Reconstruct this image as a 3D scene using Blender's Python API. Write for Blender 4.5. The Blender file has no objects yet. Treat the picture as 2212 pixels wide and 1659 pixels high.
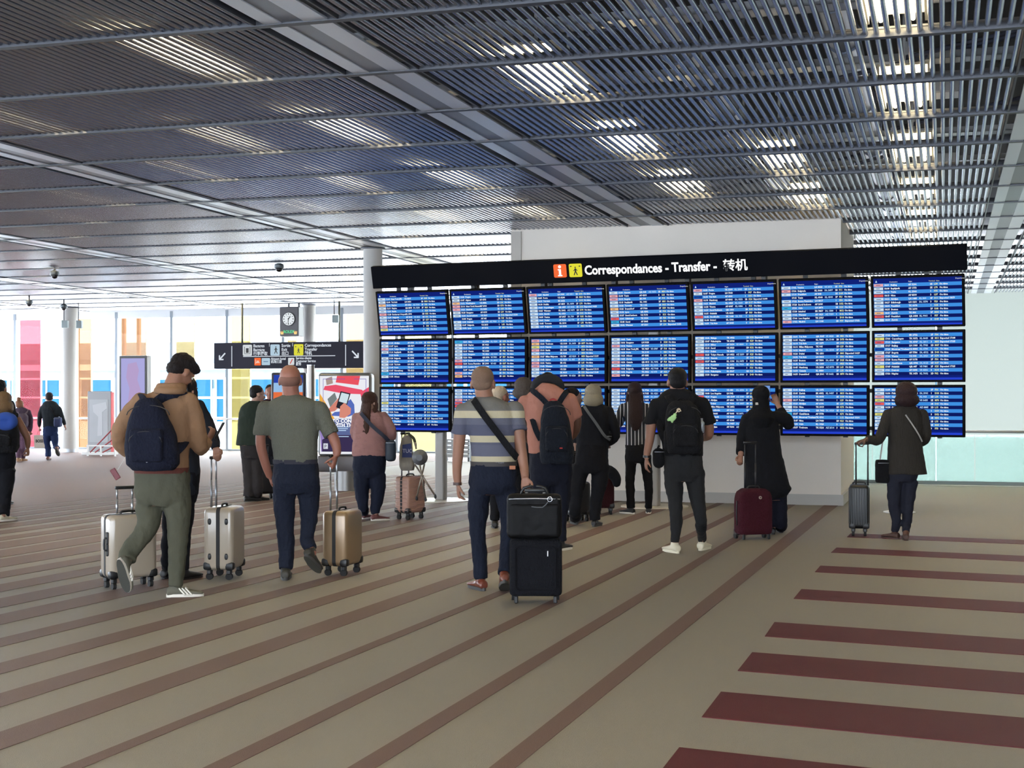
import bpy, bmesh, math, random
from mathutils import Vector, Matrix, noise
random.seed(7)
C = bpy.context.scene.collection
sc = bpy.context.scene
PI = math.pi
# ---------------------------------------------------------------- camera, world, exposure
FX, CX, HY, CH = 3070.0, 1106.0, 859.0, 1.55      # focal length and horizon for a 2212x1659 frame
cam_d = bpy.data.cameras.new('camera')
cam_d.sensor_fit = 'HORIZONTAL'; cam_d.sensor_width = 36.0; cam_d.lens = FX / 2212.0 * 36.0
cam_d.shift_y = (HY - 829.5) / 2212.0
cam_d.clip_end = 400
cam = bpy.data.objects.new('camera', cam_d); C.objects.link(cam)
cam.location = (0, 0, CH); cam.rotation_euler = (PI/2, 0, 0)
sc.camera = cam
sc.view_settings.view_transform = 'Standard'; sc.view_settings.look = 'None'
sc.view_settings.gamma = 1.0; sc.view_settings.exposure = 0.75; sc.view_settings.use_curve_mapping = False
try:
    sc.cycles.use_denoising = True
    sc.cycles.max_bounces = 10; sc.cycles.diffuse_bounces = 5; sc.cycles.glossy_bounces = 5
    sc.cycles.transparent_max_bounces = 24; sc.cycles.caustics_reflective = False; sc.cycles.caustics_refractive = False
    sc.cycles.sample_clamp_indirect = 6.0
except Exception: pass
world = bpy.data.worlds.new('World'); sc.world = world; world.use_nodes = True
SKY = 13.0
bgn = world.node_tree.nodes['Background']
bgn.inputs['Color'].default_value = (0.86, 0.93, 1.0, 1); bgn.inputs['Strength'].default_value = SKY
LAMP = 42.0          # emission of the warm ceiling lamps
SCREEN = 1.0
sun_d = bpy.data.lights.new('sun', 'SUN'); sun_d.energy = 22.0; sun_d.angle = 0.1; sun_d.color = (1, .95, .88)
sun = bpy.data.objects.new('sun', sun_d); C.objects.link(sun); sun.rotation_euler = (math.radians(-27), 0, math.radians(18))

# ---------------------------------------------------------------- materials
def lin(c): return tuple(((x/255)/12.92 if x/255 <= .04045 else ((x/255+.055)/1.055)**2.4) for x in c)
MATS = {}
def mat(name, rgb, rough=.6, metal=0.0, emit=0, bump=0, bscale=40, var=0, spec=.5, stretch=(1, 1, 1), sheen=0, coat=0):
    if name in MATS: return MATS[name]
    m = bpy.data.materials.new(name); m.use_nodes = True; nt = m.node_tree; b = nt.nodes['Principled BSDF']
    col = lin(rgb) + (1,)
    b.inputs['Base Color'].default_value = col; b.inputs['Roughness'].default_value = rough; b.inputs['Metallic'].default_value = metal
    b.inputs['Specular IOR Level'].default_value = spec
    if sheen: b.inputs['Sheen Weight'].default_value = sheen
    if coat: b.inputs['Coat Weight'].default_value = coat; b.inputs['Coat Roughness'].default_value = .15
    if emit: b.inputs['Emission Color'].default_value = col; b.inputs['Emission Strength'].default_value = emit
    if bump or var:
        tc = nt.nodes.new('ShaderNodeTexCoord'); mp = nt.nodes.new('ShaderNodeMapping'); mp.inputs['Scale'].default_value = stretch
        nz = nt.nodes.new('ShaderNodeTexNoise'); nz.inputs['Scale'].default_value = bscale; nz.inputs['Detail'].default_value = 5
        nt.links.new(tc.outputs['Object'], mp.inputs[0]); nt.links.new(mp.outputs[0], nz.inputs['Vector'])
        if bump:
            bp = nt.nodes.new('ShaderNodeBump'); bp.inputs['Strength'].default_value = bump; bp.inputs['Distance'].default_value = .02
            nt.links.new(nz.outputs['Fac'], bp.inputs['Height']); nt.links.new(bp.outputs[0], b.inputs['Normal'])
        if var:
            mx = nt.nodes.new('ShaderNodeMix'); mx.data_type = 'RGBA'; mx.blend_type = 'MIX'
            mx.inputs[6].default_value = tuple(x*(1-var) for x in col[:3])+(1,); mx.inputs[7].default_value = tuple(min(1, x*(1+var)) for x in col[:3])+(1,)
            nt.links.new(nz.outputs['Fac'], mx.inputs[0]); nt.links.new(mx.outputs[2], b.inputs['Base Color'])
    MATS[name] = m; return m
def ramp_mat(name, stops, axis, scale=1.0, off=0.0, rough=.85, bump=.3):
    """colour bands across one object axis (woven or printed stripes); stops [(pos, rgb)]"""
    m = mat(name, stops[0][1], rough, bump=bump, bscale=30); nt = m.node_tree
    tc = nt.nodes.new('ShaderNodeTexCoord'); sp = nt.nodes.new('ShaderNodeSeparateXYZ'); ma = nt.nodes.new('ShaderNodeMath'); ma.operation = 'MULTIPLY_ADD'
    ma.inputs[1].default_value = scale; ma.inputs[2].default_value = off
    nt.links.new(tc.outputs['Object'], sp.inputs[0]); nt.links.new(sp.outputs['XYZ'.index(axis)], ma.inputs[0])
    last = ma
    if len(stops) > 1 and name.endswith('_repeat'):
        fr = nt.nodes.new('ShaderNodeMath'); fr.operation = 'FRACT'; nt.links.new(ma.outputs[0], fr.inputs[0]); last = fr
    r = nt.nodes.new('ShaderNodeValToRGB'); r.color_ramp.interpolation = 'CONSTANT'
    r.color_ramp.elements[0].position = stops[0][0]; r.color_ramp.elements[0].color = lin(stops[0][1])+(1,)
    r.color_ramp.elements[1].position = stops[1][0]; r.color_ramp.elements[1].color = lin(stops[1][1])+(1,)
    for p, c in stops[2:]:
        e = r.color_ramp.elements.new(p); e.color = lin(c)+(1,)
    nt.links.new(last.outputs[0], r.inputs[0]); nt.links.new(r.outputs[0], nt.nodes['Principled BSDF'].inputs['Base Color'])
    return m
def emis(name, rgb, s=1.0):
    if name in MATS: return MATS[name]
    m = bpy.data.materials.new(name); m.use_nodes = True; nt = m.node_tree; nt.nodes.clear()
    e = nt.nodes.new('ShaderNodeEmission'); o = nt.nodes.new('ShaderNodeOutputMaterial'); e.inputs[0].default_value = lin(rgb)+(1,); e.inputs[1].default_value = s*(1.0 if name == 'warm lamp' else 2**-.75)
    nt.links.new(e.outputs[0], o.inputs[0]); MATS[name] = m; return m
def glass(name, rgb, gloss=.06, rough=.02, haze=0, hcol=None):
    m = bpy.data.materials.new(name); m.use_nodes = True; nt = m.node_tree; nt.nodes.clear()
    o = nt.nodes.new('ShaderNodeOutputMaterial'); t = nt.nodes.new('ShaderNodeBsdfTransparent'); t.inputs[0].default_value = tuple(c/255 for c in rgb)+(1,)
    g = nt.nodes.new('ShaderNodeBsdfGlossy'); g.inputs['Roughness'].default_value = rough; mx = nt.nodes.new('ShaderNodeMixShader'); mx.inputs[0].default_value = gloss
    nt.links.new(t.outputs[0], mx.inputs[1]); nt.links.new(g.outputs[0], mx.inputs[2])
    last = mx
    if haze:
        tr = nt.nodes.new('ShaderNodeBsdfTranslucent'); tr.inputs[0].default_value = (tuple(hcol) if hcol else tuple(c/255 for c in rgb))+(1,)
        m2 = nt.nodes.new('ShaderNodeMixShader'); m2.inputs[0].default_value = haze
        nt.links.new(last.outputs[0], m2.inputs[1]); nt.links.new(tr.outputs[0], m2.inputs[2]); last = m2
    nt.links.new(last.outputs[0], o.inputs[0]); return m

# ---------------------------------------------------------------- building helpers
def W(px, py, Y): return Vector(((px-CX)/FX*Y, Y, CH-(py-HY)/FX*Y))
def tag(o, label=None, cat=None, group=None, kind=None):
    if label: o['label'] = label
    if cat: o['category'] = cat
    if group: o['group'] = group
    if kind: o['kind'] = kind
    return o
def empty(name, loc=(0, 0, 0), rz=0.0, label=None, cat=None, group=None, kind=None):
    o = bpy.data.objects.new(name, None); C.objects.link(o); o.location = loc; o.rotation_euler = (0, 0, rz); o.empty_display_size = .1
    return tag(o, label, cat, group, kind)
class MB:
    def __init__(s): s.v = []; s.f = []
    def add(s, vs, fs):
        n = len(s.v); s.v += [tuple(v) for v in vs]; s.f += [tuple(i+n for i in f) for f in fs]; return s
    def box(s, x0, x1, y0, y1, z0, z1, M=None):
        vs = [Vector((x, y, z)) for x in (x0, x1) for y in (y0, y1) for z in (z0, z1)]
        if M: vs = [M @ v for v in vs]
        return s.add(vs, [(0, 1, 3, 2), (4, 6, 7, 5), (0, 4, 5, 1), (2, 3, 7, 6), (0, 2, 6, 4), (1, 5, 7, 3)])
    def quad(s, a, b, c, d): return s.add([a, b, c, d], [(0, 1, 2, 3)])
    def poly(s, pts): return s.add(pts, [tuple(range(len(pts)))])
    def slab(s, pts, z0, z1):
        n = len(pts); vs = [(p[0], p[1], z0) for p in pts]+[(p[0], p[1], z1) for p in pts]
        return s.add(vs, [tuple(range(n))[::-1], tuple(range(n, 2*n))]+[(i, (i+1) % n, n+(i+1) % n, n+i) for i in range(n)])
    def plate(s, pts, y0, y1):   # polygon in the x,z plane with thickness along y
        n = len(pts); vs = [(p[0], y0, p[1]) for p in pts]+[(p[0], y1, p[1]) for p in pts]
        return s.add(vs, [tuple(range(n))[::-1], tuple(range(n, 2*n))]+[(i, (i+1) % n, n+(i+1) % n, n+i) for i in range(n)])
    def cyl(s, p, q, r, n=12, r2=None):
        return s.limb([p, q], [r, r if r2 is None else r2], n, 0, 0)
    def rings(s, R, cap=True):
        n = len(R[0]); b = len(s.v); m = len(R)
        for r in R: s.v += [tuple(p) for p in r]
        for i in range(m-1):
            for j in range(n):
                k = (j+1) % n; s.f.append((b+i*n+j, b+i*n+k, b+(i+1)*n+k, b+(i+1)*n+j))
        if cap: s.f.append(tuple(b+j for j in range(n))[::-1]); s.f.append(tuple(b+(m-1)*n+j for j in range(n)))
        return s
    def limb(s, pts, rad, n=14, sub=3, cap=2, flat=None, ref=None):
        """tube through pts with varying radius; rounded caps; flat=(wide, thin) factors with ref side vector"""
        P = [Vector(p) for p in pts]; r = list(rad)
        if sub and len(P) > 2:
            Q, q = [], []
            for i in range(len(P)-1):
                a = P[max(i-1, 0)]; b = P[i]; c = P[i+1]; d = P[min(i+2, len(P)-1)]
                for k in range(sub):
                    t = k/sub
                    Q.append(.5*((2*b)+(c-a)*t+(2*a-5*b+4*c-d)*t*t+(3*b-a-3*c+d)*t**3)); e = t*t*(3-2*t); q.append(r[i]*(1-e)+r[i+1]*e)
            Q.append(P[-1]); q.append(r[-1]); P, r = Q, q
        T = [(P[min(i+1, len(P)-1)]-P[max(i-1, 0)]).normalized() for i in range(len(P))]
        if cap:
            d0, d1 = T[0], T[-1]; p0, p1, r0, r1 = P[0], P[-1], r[0], r[-1]
            for k in range(1, cap+1):
                a = k/(cap+.35)*PI/2
                P.insert(0, p0-d0*r0*math.sin(a)); r.insert(0, r0*math.cos(a)); T.insert(0, d0)
                P.append(p1+d1*r1*math.sin(a)); r.append(r1*math.cos(a)); T.append(d1)
        u = Vector(ref) if ref is not None else (Vector((0, 0, 1)) if abs(T[0].z) < .8 else Vector((0, 1, 0)))
        R = []
        for i, p in enumerate(P):
            t = T[i]
            if ref is not None: u = Vector(ref)
            u = (u-t*u.dot(t)); u.normalize(); w = t.cross(u); fa, fb = flat or (1, 1)
            R.append([p+u*math.cos(2*PI*j/n)*r[i]*fa+w*math.sin(2*PI*j/n)*r[i]*fb for j in range(n)])
        return s.rings(R)
    def ell(s, c, rx, ry, rz, M=None, n=16, m=10):
        c = Vector(c); R = []
        for i in range(1, m):
            a = PI*i/m; R.append([Vector((rx*math.sin(a)*math.cos(2*PI*j/n), ry*math.sin(a)*math.sin(2*PI*j/n), rz*math.cos(a))) for j in range(n)])
        if M: R = [[M @ p for p in r] for r in R]
        return s.rings([[c+p for p in r] for r in R])
    def stack(s, L, n=24, ex=2.3):
        """L = [(cx, cy, z, half width, half depth)] horizontal superellipse rings"""
        R = []
        for (x, y, z, a, b) in L:
            r = []
            for j in range(n):
                t = 2*PI*j/n; ct, st = math.cos(t), math.sin(t)
                r.append(Vector((x+a*math.copysign(abs(ct)**(2/ex), ct), y+b*math.copysign(abs(st)**(2/ex), st), z)))
            R.append(r)
        return s.rings(R)
    def rbox(s, w, d, h, r, c=(0, 0, 0), seg=3, M=None):
        bm = bmesh.new(); bmesh.ops.create_cube(bm, size=1.0)
        for v in bm.verts: v.co = Vector((v.co.x*w, v.co.y*d, v.co.z*h))
        bmesh.ops.bevel(bm, geom=bm.edges[:], offset=r, segments=seg, profile=.5, affect='EDGES')
        bm.verts.ensure_lookup_table(); c = Vector(c)
        vs = [(M @ v.co if M else v.co)+c for v in bm.verts]; fs = [tuple(v.index for v in f.verts) for f in bm.faces]
        bm.free(); return s.add(vs, fs)
    def ring(s, c, R, r, axis='y', n=24, m=8):
        V = []
        for i in range(n):
            a = 2*PI*i/n; ring = []
            for j in range(m):
                b = 2*PI*j/m; q = R+r*math.cos(b); z = r*math.sin(b)
                p = {'y': (q*math.cos(a), z, q*math.sin(a)), 'z': (q*math.cos(a), q*math.sin(a), z), 'x': (z, q*math.cos(a), q*math.sin(a))}[axis]
                ring.append(Vector(c)+Vector(p))
            V.append(ring)
        b = len(s.v)
        for r_ in V: s.v += [tuple(p) for p in r_]
        for i in range(n):
            for j in range(m):
                s.f.append((b+i*m+j, b+((i+1) % n)*m+j, b+((i+1) % n)*m+(j+1) % m, b+i*m+(j+1) % m))
        return s
    def build(s, name, m, parent=None, smooth=False, auto=None):
        me = bpy.data.meshes.new(name); me.from_pydata(s.v, [], s.f); me.update()
        bm = bmesh.new(); bm.from_mesh(me); bmesh.ops.recalc_face_normals(bm, faces=bm.faces[:]); bm.to_mesh(me); bm.free()
        if m: me.materials.append(m)
        if smooth or auto:
            me.polygons.foreach_set('use_smooth', [True]*len(me.polygons))
            if auto: me.set_sharp_from_angle(angle=math.radians(auto))
        o = bpy.data.objects.new(name, me); C.objects.link(o)
        if parent: o.parent = parent
        return o
BAKE = []
def soft(o, voxel=.01, it=3, disp=0, dscale=.15, axis=None):
    md = o.modifiers.new('r', 'REMESH'); md.mode = 'VOXEL'; md.voxel_size = voxel; md.use_smooth_shade = True
    if it:
        sm = o.modifiers.new('s', 'SMOOTH'); sm.factor = .5; sm.iterations = it
    if disp:
        t = bpy.data.textures.get('folds%g' % dscale) or bpy.data.textures.new('folds%g' % dscale, 'CLOUDS'); t.noise_scale = dscale; t.noise_depth = 2
        d = o.modifiers.new('d', 'DISPLACE'); d.texture = t; d.strength = disp; d.mid_level = .5; d.texture_coords = 'LOCAL'
    BAKE.append(o); return o
def bake():
    dg = bpy.context.evaluated_depsgraph_get()
    new = []
    for o in BAKE:
        me = bpy.data.meshes.new_from_object(o.evaluated_get(dg), preserve_all_data_layers=False, depsgraph=dg); new.append(me)
    for o, me in zip(BAKE, new):
        if o.type == 'FONT':
            p = bpy.data.objects.new(o.name, me); C.objects.link(p); p.parent = o.parent; p.matrix_local = o.matrix_local.copy()
            for k in ('label', 'kind'):
                if k in o: p[k] = o[k]
            nm = o.name; bpy.data.objects.remove(o); p.name = nm
        else:
            o.modifiers.clear(); o.data = me
            me.polygons.foreach_set('use_smooth', [True]*len(me.polygons))
    BAKE.clear()
def text(name, body, size, m, parent, loc, rot=(PI/2, 0, 0), align='LEFT', ext=0.001, spacing=1.0, lsp=1.0, bold=0, valign='TOP_BASELINE', squeeze=1.0):
    cu = bpy.data.curves.new(name, 'FONT'); cu.body = body; cu.size = size; cu.align_x = align; cu.align_y = valign; cu.extrude = ext; cu.resolution_u = 1 if size < .06 else 3
    cu.space_line = lsp; cu.space_character = spacing; cu.offset = bold; cu.materials.append(m)
    o = bpy.data.objects.new(name, cu); C.objects.link(o); o.parent = parent; o.location = loc; o.rotation_euler = rot; o.scale = (squeeze, 1, 1)
    BAKE.append(o); return o
def copy_tree(o, parent=None):
    c = o.copy(); C.objects.link(c); c.parent = parent
    for ch in list(o.children): copy_tree(ch, c)
    return c

# common materials
M_metal = mat('brushed metal', (168, 172, 178), .34, .9)
M_tube = mat('ceiling tube aluminium', (172, 177, 190), .26, .85)
M_rail = mat('ceiling rail', (84, 86, 92), .5, .6)
M_black = mat('black plastic', (16, 17, 20), .42)
M_dark = mat('dark plastic', (30, 31, 36), .5)
M_white = mat('white paint', (225, 224, 220), .6)
M_rubber = mat('rubber', (20, 20, 21), .8)
M_chrome = mat('chrome', (200, 202, 205), .18, 1.0)
# ================================================================ THE SETTING
GA = math.atan(934/3070); cg, sg = math.cos(GA), math.sin(GA)      # hall grid is turned from the view axis
def G(u, v, z=0.0): return Vector((v*cg+u*sg, u*cg-v*sg, z))
GR = -GA
def inv(X, Y): return (Y*cg+X*sg, X*cg-Y*sg)                       # -> u, v
def grid_root(name, **k):
    o = empty(name, (0, 0, 0), GR, **k); return o                   # local x = v, local y = u
CZ = 4.12
U_FAC = 37.2; U_BAL = 26.4; V0, V1 = -31.0, 13.5; V_VOID = -3.0; U_BACK = -7.0
# floor (carpet)
M_carpet = mat('taupe carpet', (143, 138, 129), .62, bump=.35, bscale=260, var=.10, spec=.2)
M_brown = mat('brown carpet', (108, 88, 82), .62, bump=.35, bscale=260, var=.10, spec=.2)
M_maroon = mat('maroon carpet', (80, 24, 33), .62, bump=.35, bscale=260, var=.10, spec=.2)
mb = MB()
def gslab(b, u0, u1, v0, v1, z0, z1):
    p = [G(u0, v0), G(u0, v1), G(u1, v1), G(u1, v0)]; b.slab([(q.x, q.y) for q in p][::-1], z0, z1)
gslab(mb, U_BACK, U_BAL, V0, V1, -.3, 0); gslab(mb, U_BAL, U_FAC, V0, V_VOID, -.3, 0)
floor = mb.build('floor', M_carpet); tag(floor, kind='structure')
# brown carpet stripes: measured floor lines (near edge pair), each a strip inlaid in the floor
th = math.radians(18.3)
def fl(px, py): Y = FX*CH/(py-HY); return Vector(((px-CX)/FX*Y, Y))
ST = [  # (near lower edge points, upper edge points) as (x px, y px at that x) pairs
 ((1240, 1262, 1375), (1440, 828, 925)), ((780, 1612, 1715), (1440, 520, 570)), ((780, 1205, 1268), (1440, 325, 360)), ((780, 935, 973), (1440, 198, 220)),
 ((0, 1445, 1553), (1240, 270, 312)), ((0, 1215, 1297), (980, 405, 440)), ((0, 1033, 1100), (980, 318, 345)), ((0, 885, 937), (980, 240, 262)), ((0, 743, 804), (780, 278, 318))]
def clipend(p, d, u_end):   # extend p along d until grid u = u_end
    u0 = inv(*p)[0]; du = inv(*(p+d))[0]-u0; return p+d*((u_end-u0)/du)
def stripe(pa, pb, qa, qb, u0, u1, z, m, name='carpet_stripe'):
    d = (pb-pa).normalized(); e = (qb-qa).normalized()
    q = [clipend(pa, d, u0), clipend(pa, d, u1), clipend(qa, e, u1), clipend(qa, e, u0)]
    return MB().slab([(a.x, a.y) for a in q], z-.02, z+.0025).build(name, m, floor)
lastv = None
for (x0, a0, b0), (x1, a1, b1) in ST:
    Pa, Pb = fl(x0, 1059+a0/2.765), fl(x1, 1059+a1/2.765); Qa, Qb = fl(x0, 1059+b0/2.765), fl(x1, 1059+b1/2.765)
    u1 = 20.9
    if inv(*clipend(Pa, (Pb-Pa).normalized(), 20.9))[1] < -6.5: u1 = 29.5
    stripe(Pa, Pb, Qa, Qb, -2, u1, 0, M_brown)
dst = Vector((math.sin(math.radians(19.2)), math.cos(math.radians(19.2))))
for a0, b0 in ((647, 703), (563, 608), (490, 527), (413, 462), (360, 402), (312, 350)):
    Pa, Qa = fl(0, 1059+a0/2.765), fl(0, 1059+b0/2.765); stripe(Pa, Pa+dst, Qa, Qa+dst, 0, 27.5, 0, M_brown)
v = -10.35
per = lambda P: P.x*dst.y-P.y*dst.x
nrm = Vector((dst.y, -dst.x))
for i in range(6):      # the stripes grow until they merge into the plain brown field
    w = .36+.03*i; c = per(fl(0, 1059+312/2.765))-.12-(w/2)-i*.48
    p = nrm*(c-w/2+.1); q = nrm*(c+w/2)
    stripe(p, p+dst, q, q+dst, 2, 26.5, 0, M_brown)
cmax = per(fl(0, 1059+312/2.765))-.12-6*.48
p = nrm*(cmax-22); q = nrm*(cmax)
qq = [G(2, V0+.01), clipend(q, dst, 2), clipend(q, dst, 25), G(25, V0+.01)]
MB().slab([(a.x, a.y) for a in [G(5, V0+.01), clipend(q, dst, 5), clipend(q, dst, 36.9), G(36.9, V0+.01)]][::-1], -.02, .002).build('carpet_field', M_brown, floor)
# maroon crossing bars
RED = [((3.72, 15.78), (3.86, 16.2), (5.6, 14.93), (5.75, 15.35)), ((3.19, 14.21), (3.35, 14.67), (4.84, 13.43), (5.01, 13.90)), ((2.69, 12.62), (2.84, 13.09), (4.27, 11.87), (4.45, 12.37)),
 ((2.17, 10.95), (2.34, 11.49), (3.68, 10.22), (3.87, 10.75)), ((1.64, 9.22), (1.81, 9.80), (3.08, 8.55), (3.28, 9.09)), ((1.28, 8.06), (1.46, 8.64), (2.67, 7.42), (2.88, 7.99)),
 ((.92, 6.89), (1.10, 7.48), (2.26, 6.28), (2.47, 6.87)), ((.52, 5.58), (.74, 6.29), (1.9, 4.95), (2.1, 5.66)), ((.2, 4.5), (.38, 5.06), (1.5, 3.9), (1.7, 4.48))]
for bl, tl, br, tr in RED:
    bl, tl, br, tr = map(Vector, (bl, tl, br, tr)); e = (br-bl)*2.2; e2 = (tr-tl)*2.2
    MB().slab([tuple(bl), tuple(bl+e), tuple(tl+e2), tuple(tl)], -.02, .0035).build('maroon_bar', M_maroon, floor)

# ceiling: dark slab, open grid of metal tubes, cross rails, flat metal channels, ducts in the void
M_slabd = mat('dark ceiling void', (34, 36, 44), .9)
mb = MB(); gslab(mb, U_BACK, U_FAC+.6, V0, V1, 5.6, 5.8)
ceil = mb.build('ceiling', M_slabd); tag(ceil, kind='structure')
croot_m = Matrix.Rotation(GR, 4, 'Z')
def cchild(b, name, m, **k):
    o = b.build(name, m, ceil, **k); o.matrix_local = croot_m; return o
DU = 1.55; U1 = 10.43; KS = range(-4, 18)
BANDS = [.86+5.1*n for n in range(-6, 3)]
# one cross rail per module line
for k in KS:
    u = U1+DU*(k-1)
    if u > U_FAC-.3: continue
    b = MB(); b.box(V0, V1, u-.02, u+.02, CZ-.012, CZ+.05); b.box(V0, V1, u-.036, u+.036, CZ-.014, CZ-.010); b.box(V0, V1, u-.03, u+.03, CZ+.045, CZ+.06)
    cchild(b, 'ceiling_rail', M_rail)
# channels between the bays
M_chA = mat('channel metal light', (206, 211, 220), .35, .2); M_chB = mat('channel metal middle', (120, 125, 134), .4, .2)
def vis(u, v, mx=0):
    p = G(u, v)
    if p.y < 5: return False
    x = CX+FX*p.x/p.y
    return -650-mx < x < 2862+mx
for vb in BANDS:
    us = [u for u in (U1+DU*(k-1) for k in KS) if u < U_FAC-.3 and (vis(u, vb) or vis(u+DU, vb))]
    if not us: continue
    ua, ue = us[0], min(us[-1]+DU, U_FAC)
    L = .235
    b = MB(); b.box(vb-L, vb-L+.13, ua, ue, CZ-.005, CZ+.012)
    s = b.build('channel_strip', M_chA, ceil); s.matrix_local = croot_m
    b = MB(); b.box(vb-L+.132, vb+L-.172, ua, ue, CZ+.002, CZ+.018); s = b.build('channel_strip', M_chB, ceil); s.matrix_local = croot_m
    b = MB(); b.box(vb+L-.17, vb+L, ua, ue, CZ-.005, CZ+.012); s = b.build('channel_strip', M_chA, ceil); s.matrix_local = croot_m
    b = MB(); 
    for sgn in (-1, 1): b.box(vb+sgn*(L+.075)-.008, vb+sgn*(L+.075)+.008, ua, ue, CZ-.01, CZ+.10)
    s = b.build('channel_edge', M_rail, ceil); s.matrix_local = croot_m
# tubes
tb = MB(); n = 8; TR = .0205
R = [[Vector((TR*math.cos(2*PI*j/n), y, TR*math.sin(2*PI*j/n))) for j in range(n)] for y in (-.75, .75)]
tb.rings(R); tme_o = tb.build('ceiling_tube', M_tube, ceil, auto=50); tme = tme_o.data
PITCH = .0745; slots = []
for k in KS:
    u = U1+DU*(k-1)+DU/2
    if u+DU/2 > U_FAC: continue
    for n_ in range(-6, 3):
        a, e = .86+5.1*(n_)+.335, .86+5.1*(n_+1)-.335
        cnt = int((e-a)/PITCH); off = (e-a-cnt*PITCH)/2
        for i in range(cnt+1):
            v = a+off+i*PITCH
            if vis(u-DU/2, v) or vis(u+DU/2, v): slots.append((u, v))
box_u, box_v = (20.91, 23.91), (-6.37, -1.42)
slots = [(u, v) for u, v in slots if not (box_u[0]-.2 < u < box_u[1] and box_v[0]-.02 < v < box_v[1]+.02)]
slots.sort(key=lambda s: s[0]-abs(s[1]+3)*.1)
near, rest = slots[:300], slots[300:]
for i, (u, v) in enumerate(near):
    o = tme_o if i == 0 else bpy.data.objects.new('ceiling_tube', tme)
    if i: C.objects.link(o); o.parent = ceil
    o.matrix_local = croot_m @ Matrix.Translation((v, u, CZ+.022))
b = MB()
for u, v in rest:
    m_ = 6 if u < 24 else 5
    b.rings([[Vector((v+TR*math.cos(2*PI*j/m_+.3), u+y, CZ+.022+TR*math.sin(2*PI*j/m_+.3))) for j in range(m_)] for y in (-.75, .75)], cap=False)
o = cchild(b, 'distant_ceiling_tube', M_tube, auto=75); tag(o, kind='stuff')
# ducts, cable trays and hangers in the void above
M_duct = mat('galvanised duct', (128, 138, 160), .4, .7); M_pipe = mat('void pipe', (84, 90, 112), .5, .5)
for (v, z, r) in ((2.6, 5.0, .22), (-.95, 5.1, .16), (-2.6, 5.15, .2), (-7.6, 5.05, .2)):
    b = MB(); b.cyl((v, 4, z), (v, 33, z), r, 16)
    for q in range(18): b.cyl((v, 5+q*1.55, z), (v, 5.05+q*1.55, z), r+.02, 16)
    cchild(b, 'duct', M_duct, auto=40)
for q, (u, z) in enumerate(((8.5, 4.75), (11.6, 4.7), (14.2, 4.8), (17.8, 4.72), (20.4, 4.8))):
    b = MB(); b.box(-8, 6, u, u+.25, z, z+.02); b.box(-8, 6, u, u+.02, z, z+.07); b.box(-8, 6, u+.23, u+.25, z, z+.07)
    cchild(b, 'cable_tray', M_metal)
for q in range(12):
    u = 8.2+q*1.1; v = random.uniform(-3, 4)
    b = MB(); b.cyl((v-1.1, u, 4.45), (v+1.3, u+.9, 5.1), .022, 6); cchild(b, 'brace_bar', M_pipe)
    b = MB(); b.cyl((v+.6, u, 4.2), (v+.6, u, 5.6), .012, 6); cchild(b, 'hanger_rod', M_metal)
for q in range(10):
    u = 9+q*1.45; v = (1.9, -.1, 3.1)[q % 3]
    b = MB(); b.rbox(.55, .35, .12, .01, (v, u, 4.62)); cchild(b, 'junction_box', M_metal)

# warm strip lights lying on the tube grid
M_lamp = emis('warm lamp', (255, 232, 182), LAMP); M_refl = mat('lamp reflector', (235, 233, 225), .5)
lroot = None
def lamp(u, v, label=None):
    global lroot
    if lroot is None:
        lroot = empty('ceiling_light', label=label or 'x', cat='light', group='warm strip lights above the tube ceiling')
        b = MB(); b.box(-.19, .19, -.74, .74, .11, .13)
        for s in (-1, 1): b.box(s*.20-.01, s*.20+.01, -.74, .74, .05, .13)
        b.build('reflector', M_refl, lroot)
        for s in (-.11, .11): MB().cyl((s, -.7, .062), (s, .7, .062), .016, 8).build('lamp_tube', M_lamp, lroot, auto=50)
        for s in (-.5, .5): MB().box(-.012, .012, s-.01, s+.01, .13, .6).build('hanger', M_metal, lroot)
        o = lroot
    else: o = copy_tree(lroot)
    p = G(u, v, CZ+.03); o.location = p; o.rotation_euler = (0, 0, GR); o['label'] = label; return o
mods = lambda m: 8.88+DU*m+DU/2
LAMPS = []
for m in range(0, 17):
    for nb in range(-5, 3):
        c = 3.41+5.1*nb                                          # bay centre
        for j, dv in enumerate((-1.37, 0, 1.37)):
            v = c+dv; near_ok = False
            if nb == -1: near_ok = (m % 2 == 0) if j in (2, 1) else (m % 2 == 1)
            elif nb == -2: near_ok = (m % 2 == 0) if j != 0 else (m % 2 == 1)
            elif nb == 0: near_ok = (m % 2 == 0 and j == 0)
            else: near_ok = (m+j+nb) % 3 == 0
            if nb == -2 and m == 0 and j == 1: near_ok = False
            if nb == -1 and j == 1 and m < 3: near_ok = False
            if near_ok: LAMPS.append((mods(m), v))
ORD = 'first second third fourth fifth sixth seventh eighth ninth tenth eleventh twelfth thirteenth fourteenth fifteenth sixteenth seventeenth eighteenth'.split()+['far']*30
lines_ = sorted({round(v, 2) for u, v in LAMPS if vis(u, v)}, reverse=True)
for u, v in LAMPS:
    if u > U_FAC-1 or not vis(u, v, 500): continue
    if box_u[0]-.8 < u < box_u[1]+.1 and box_v[0]-.2 < v < box_v[1]+.2: continue
    li = lines_.index(round(v, 2)) if round(v, 2) in lines_ else 20
    lamp(u, v, 'warm strip light, %s lamp line from the right, %s ceiling module from the front' % (ORD[li], ORD[int(round((u-mods(0))/DU))]))
for m, row_ in ((-6, 'farthest'), (-4, 'middle'), (-2, 'nearest')):      # the same lights go on behind the viewpoint
    for v, sd_ in ((-6.8, 'left'), (-3.1, 'central'), (-.35, 'right')): lamp(mods(m), v, 'warm strip light behind the viewpoint, %s row, %s lamp' % (row_, sd_))

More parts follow.
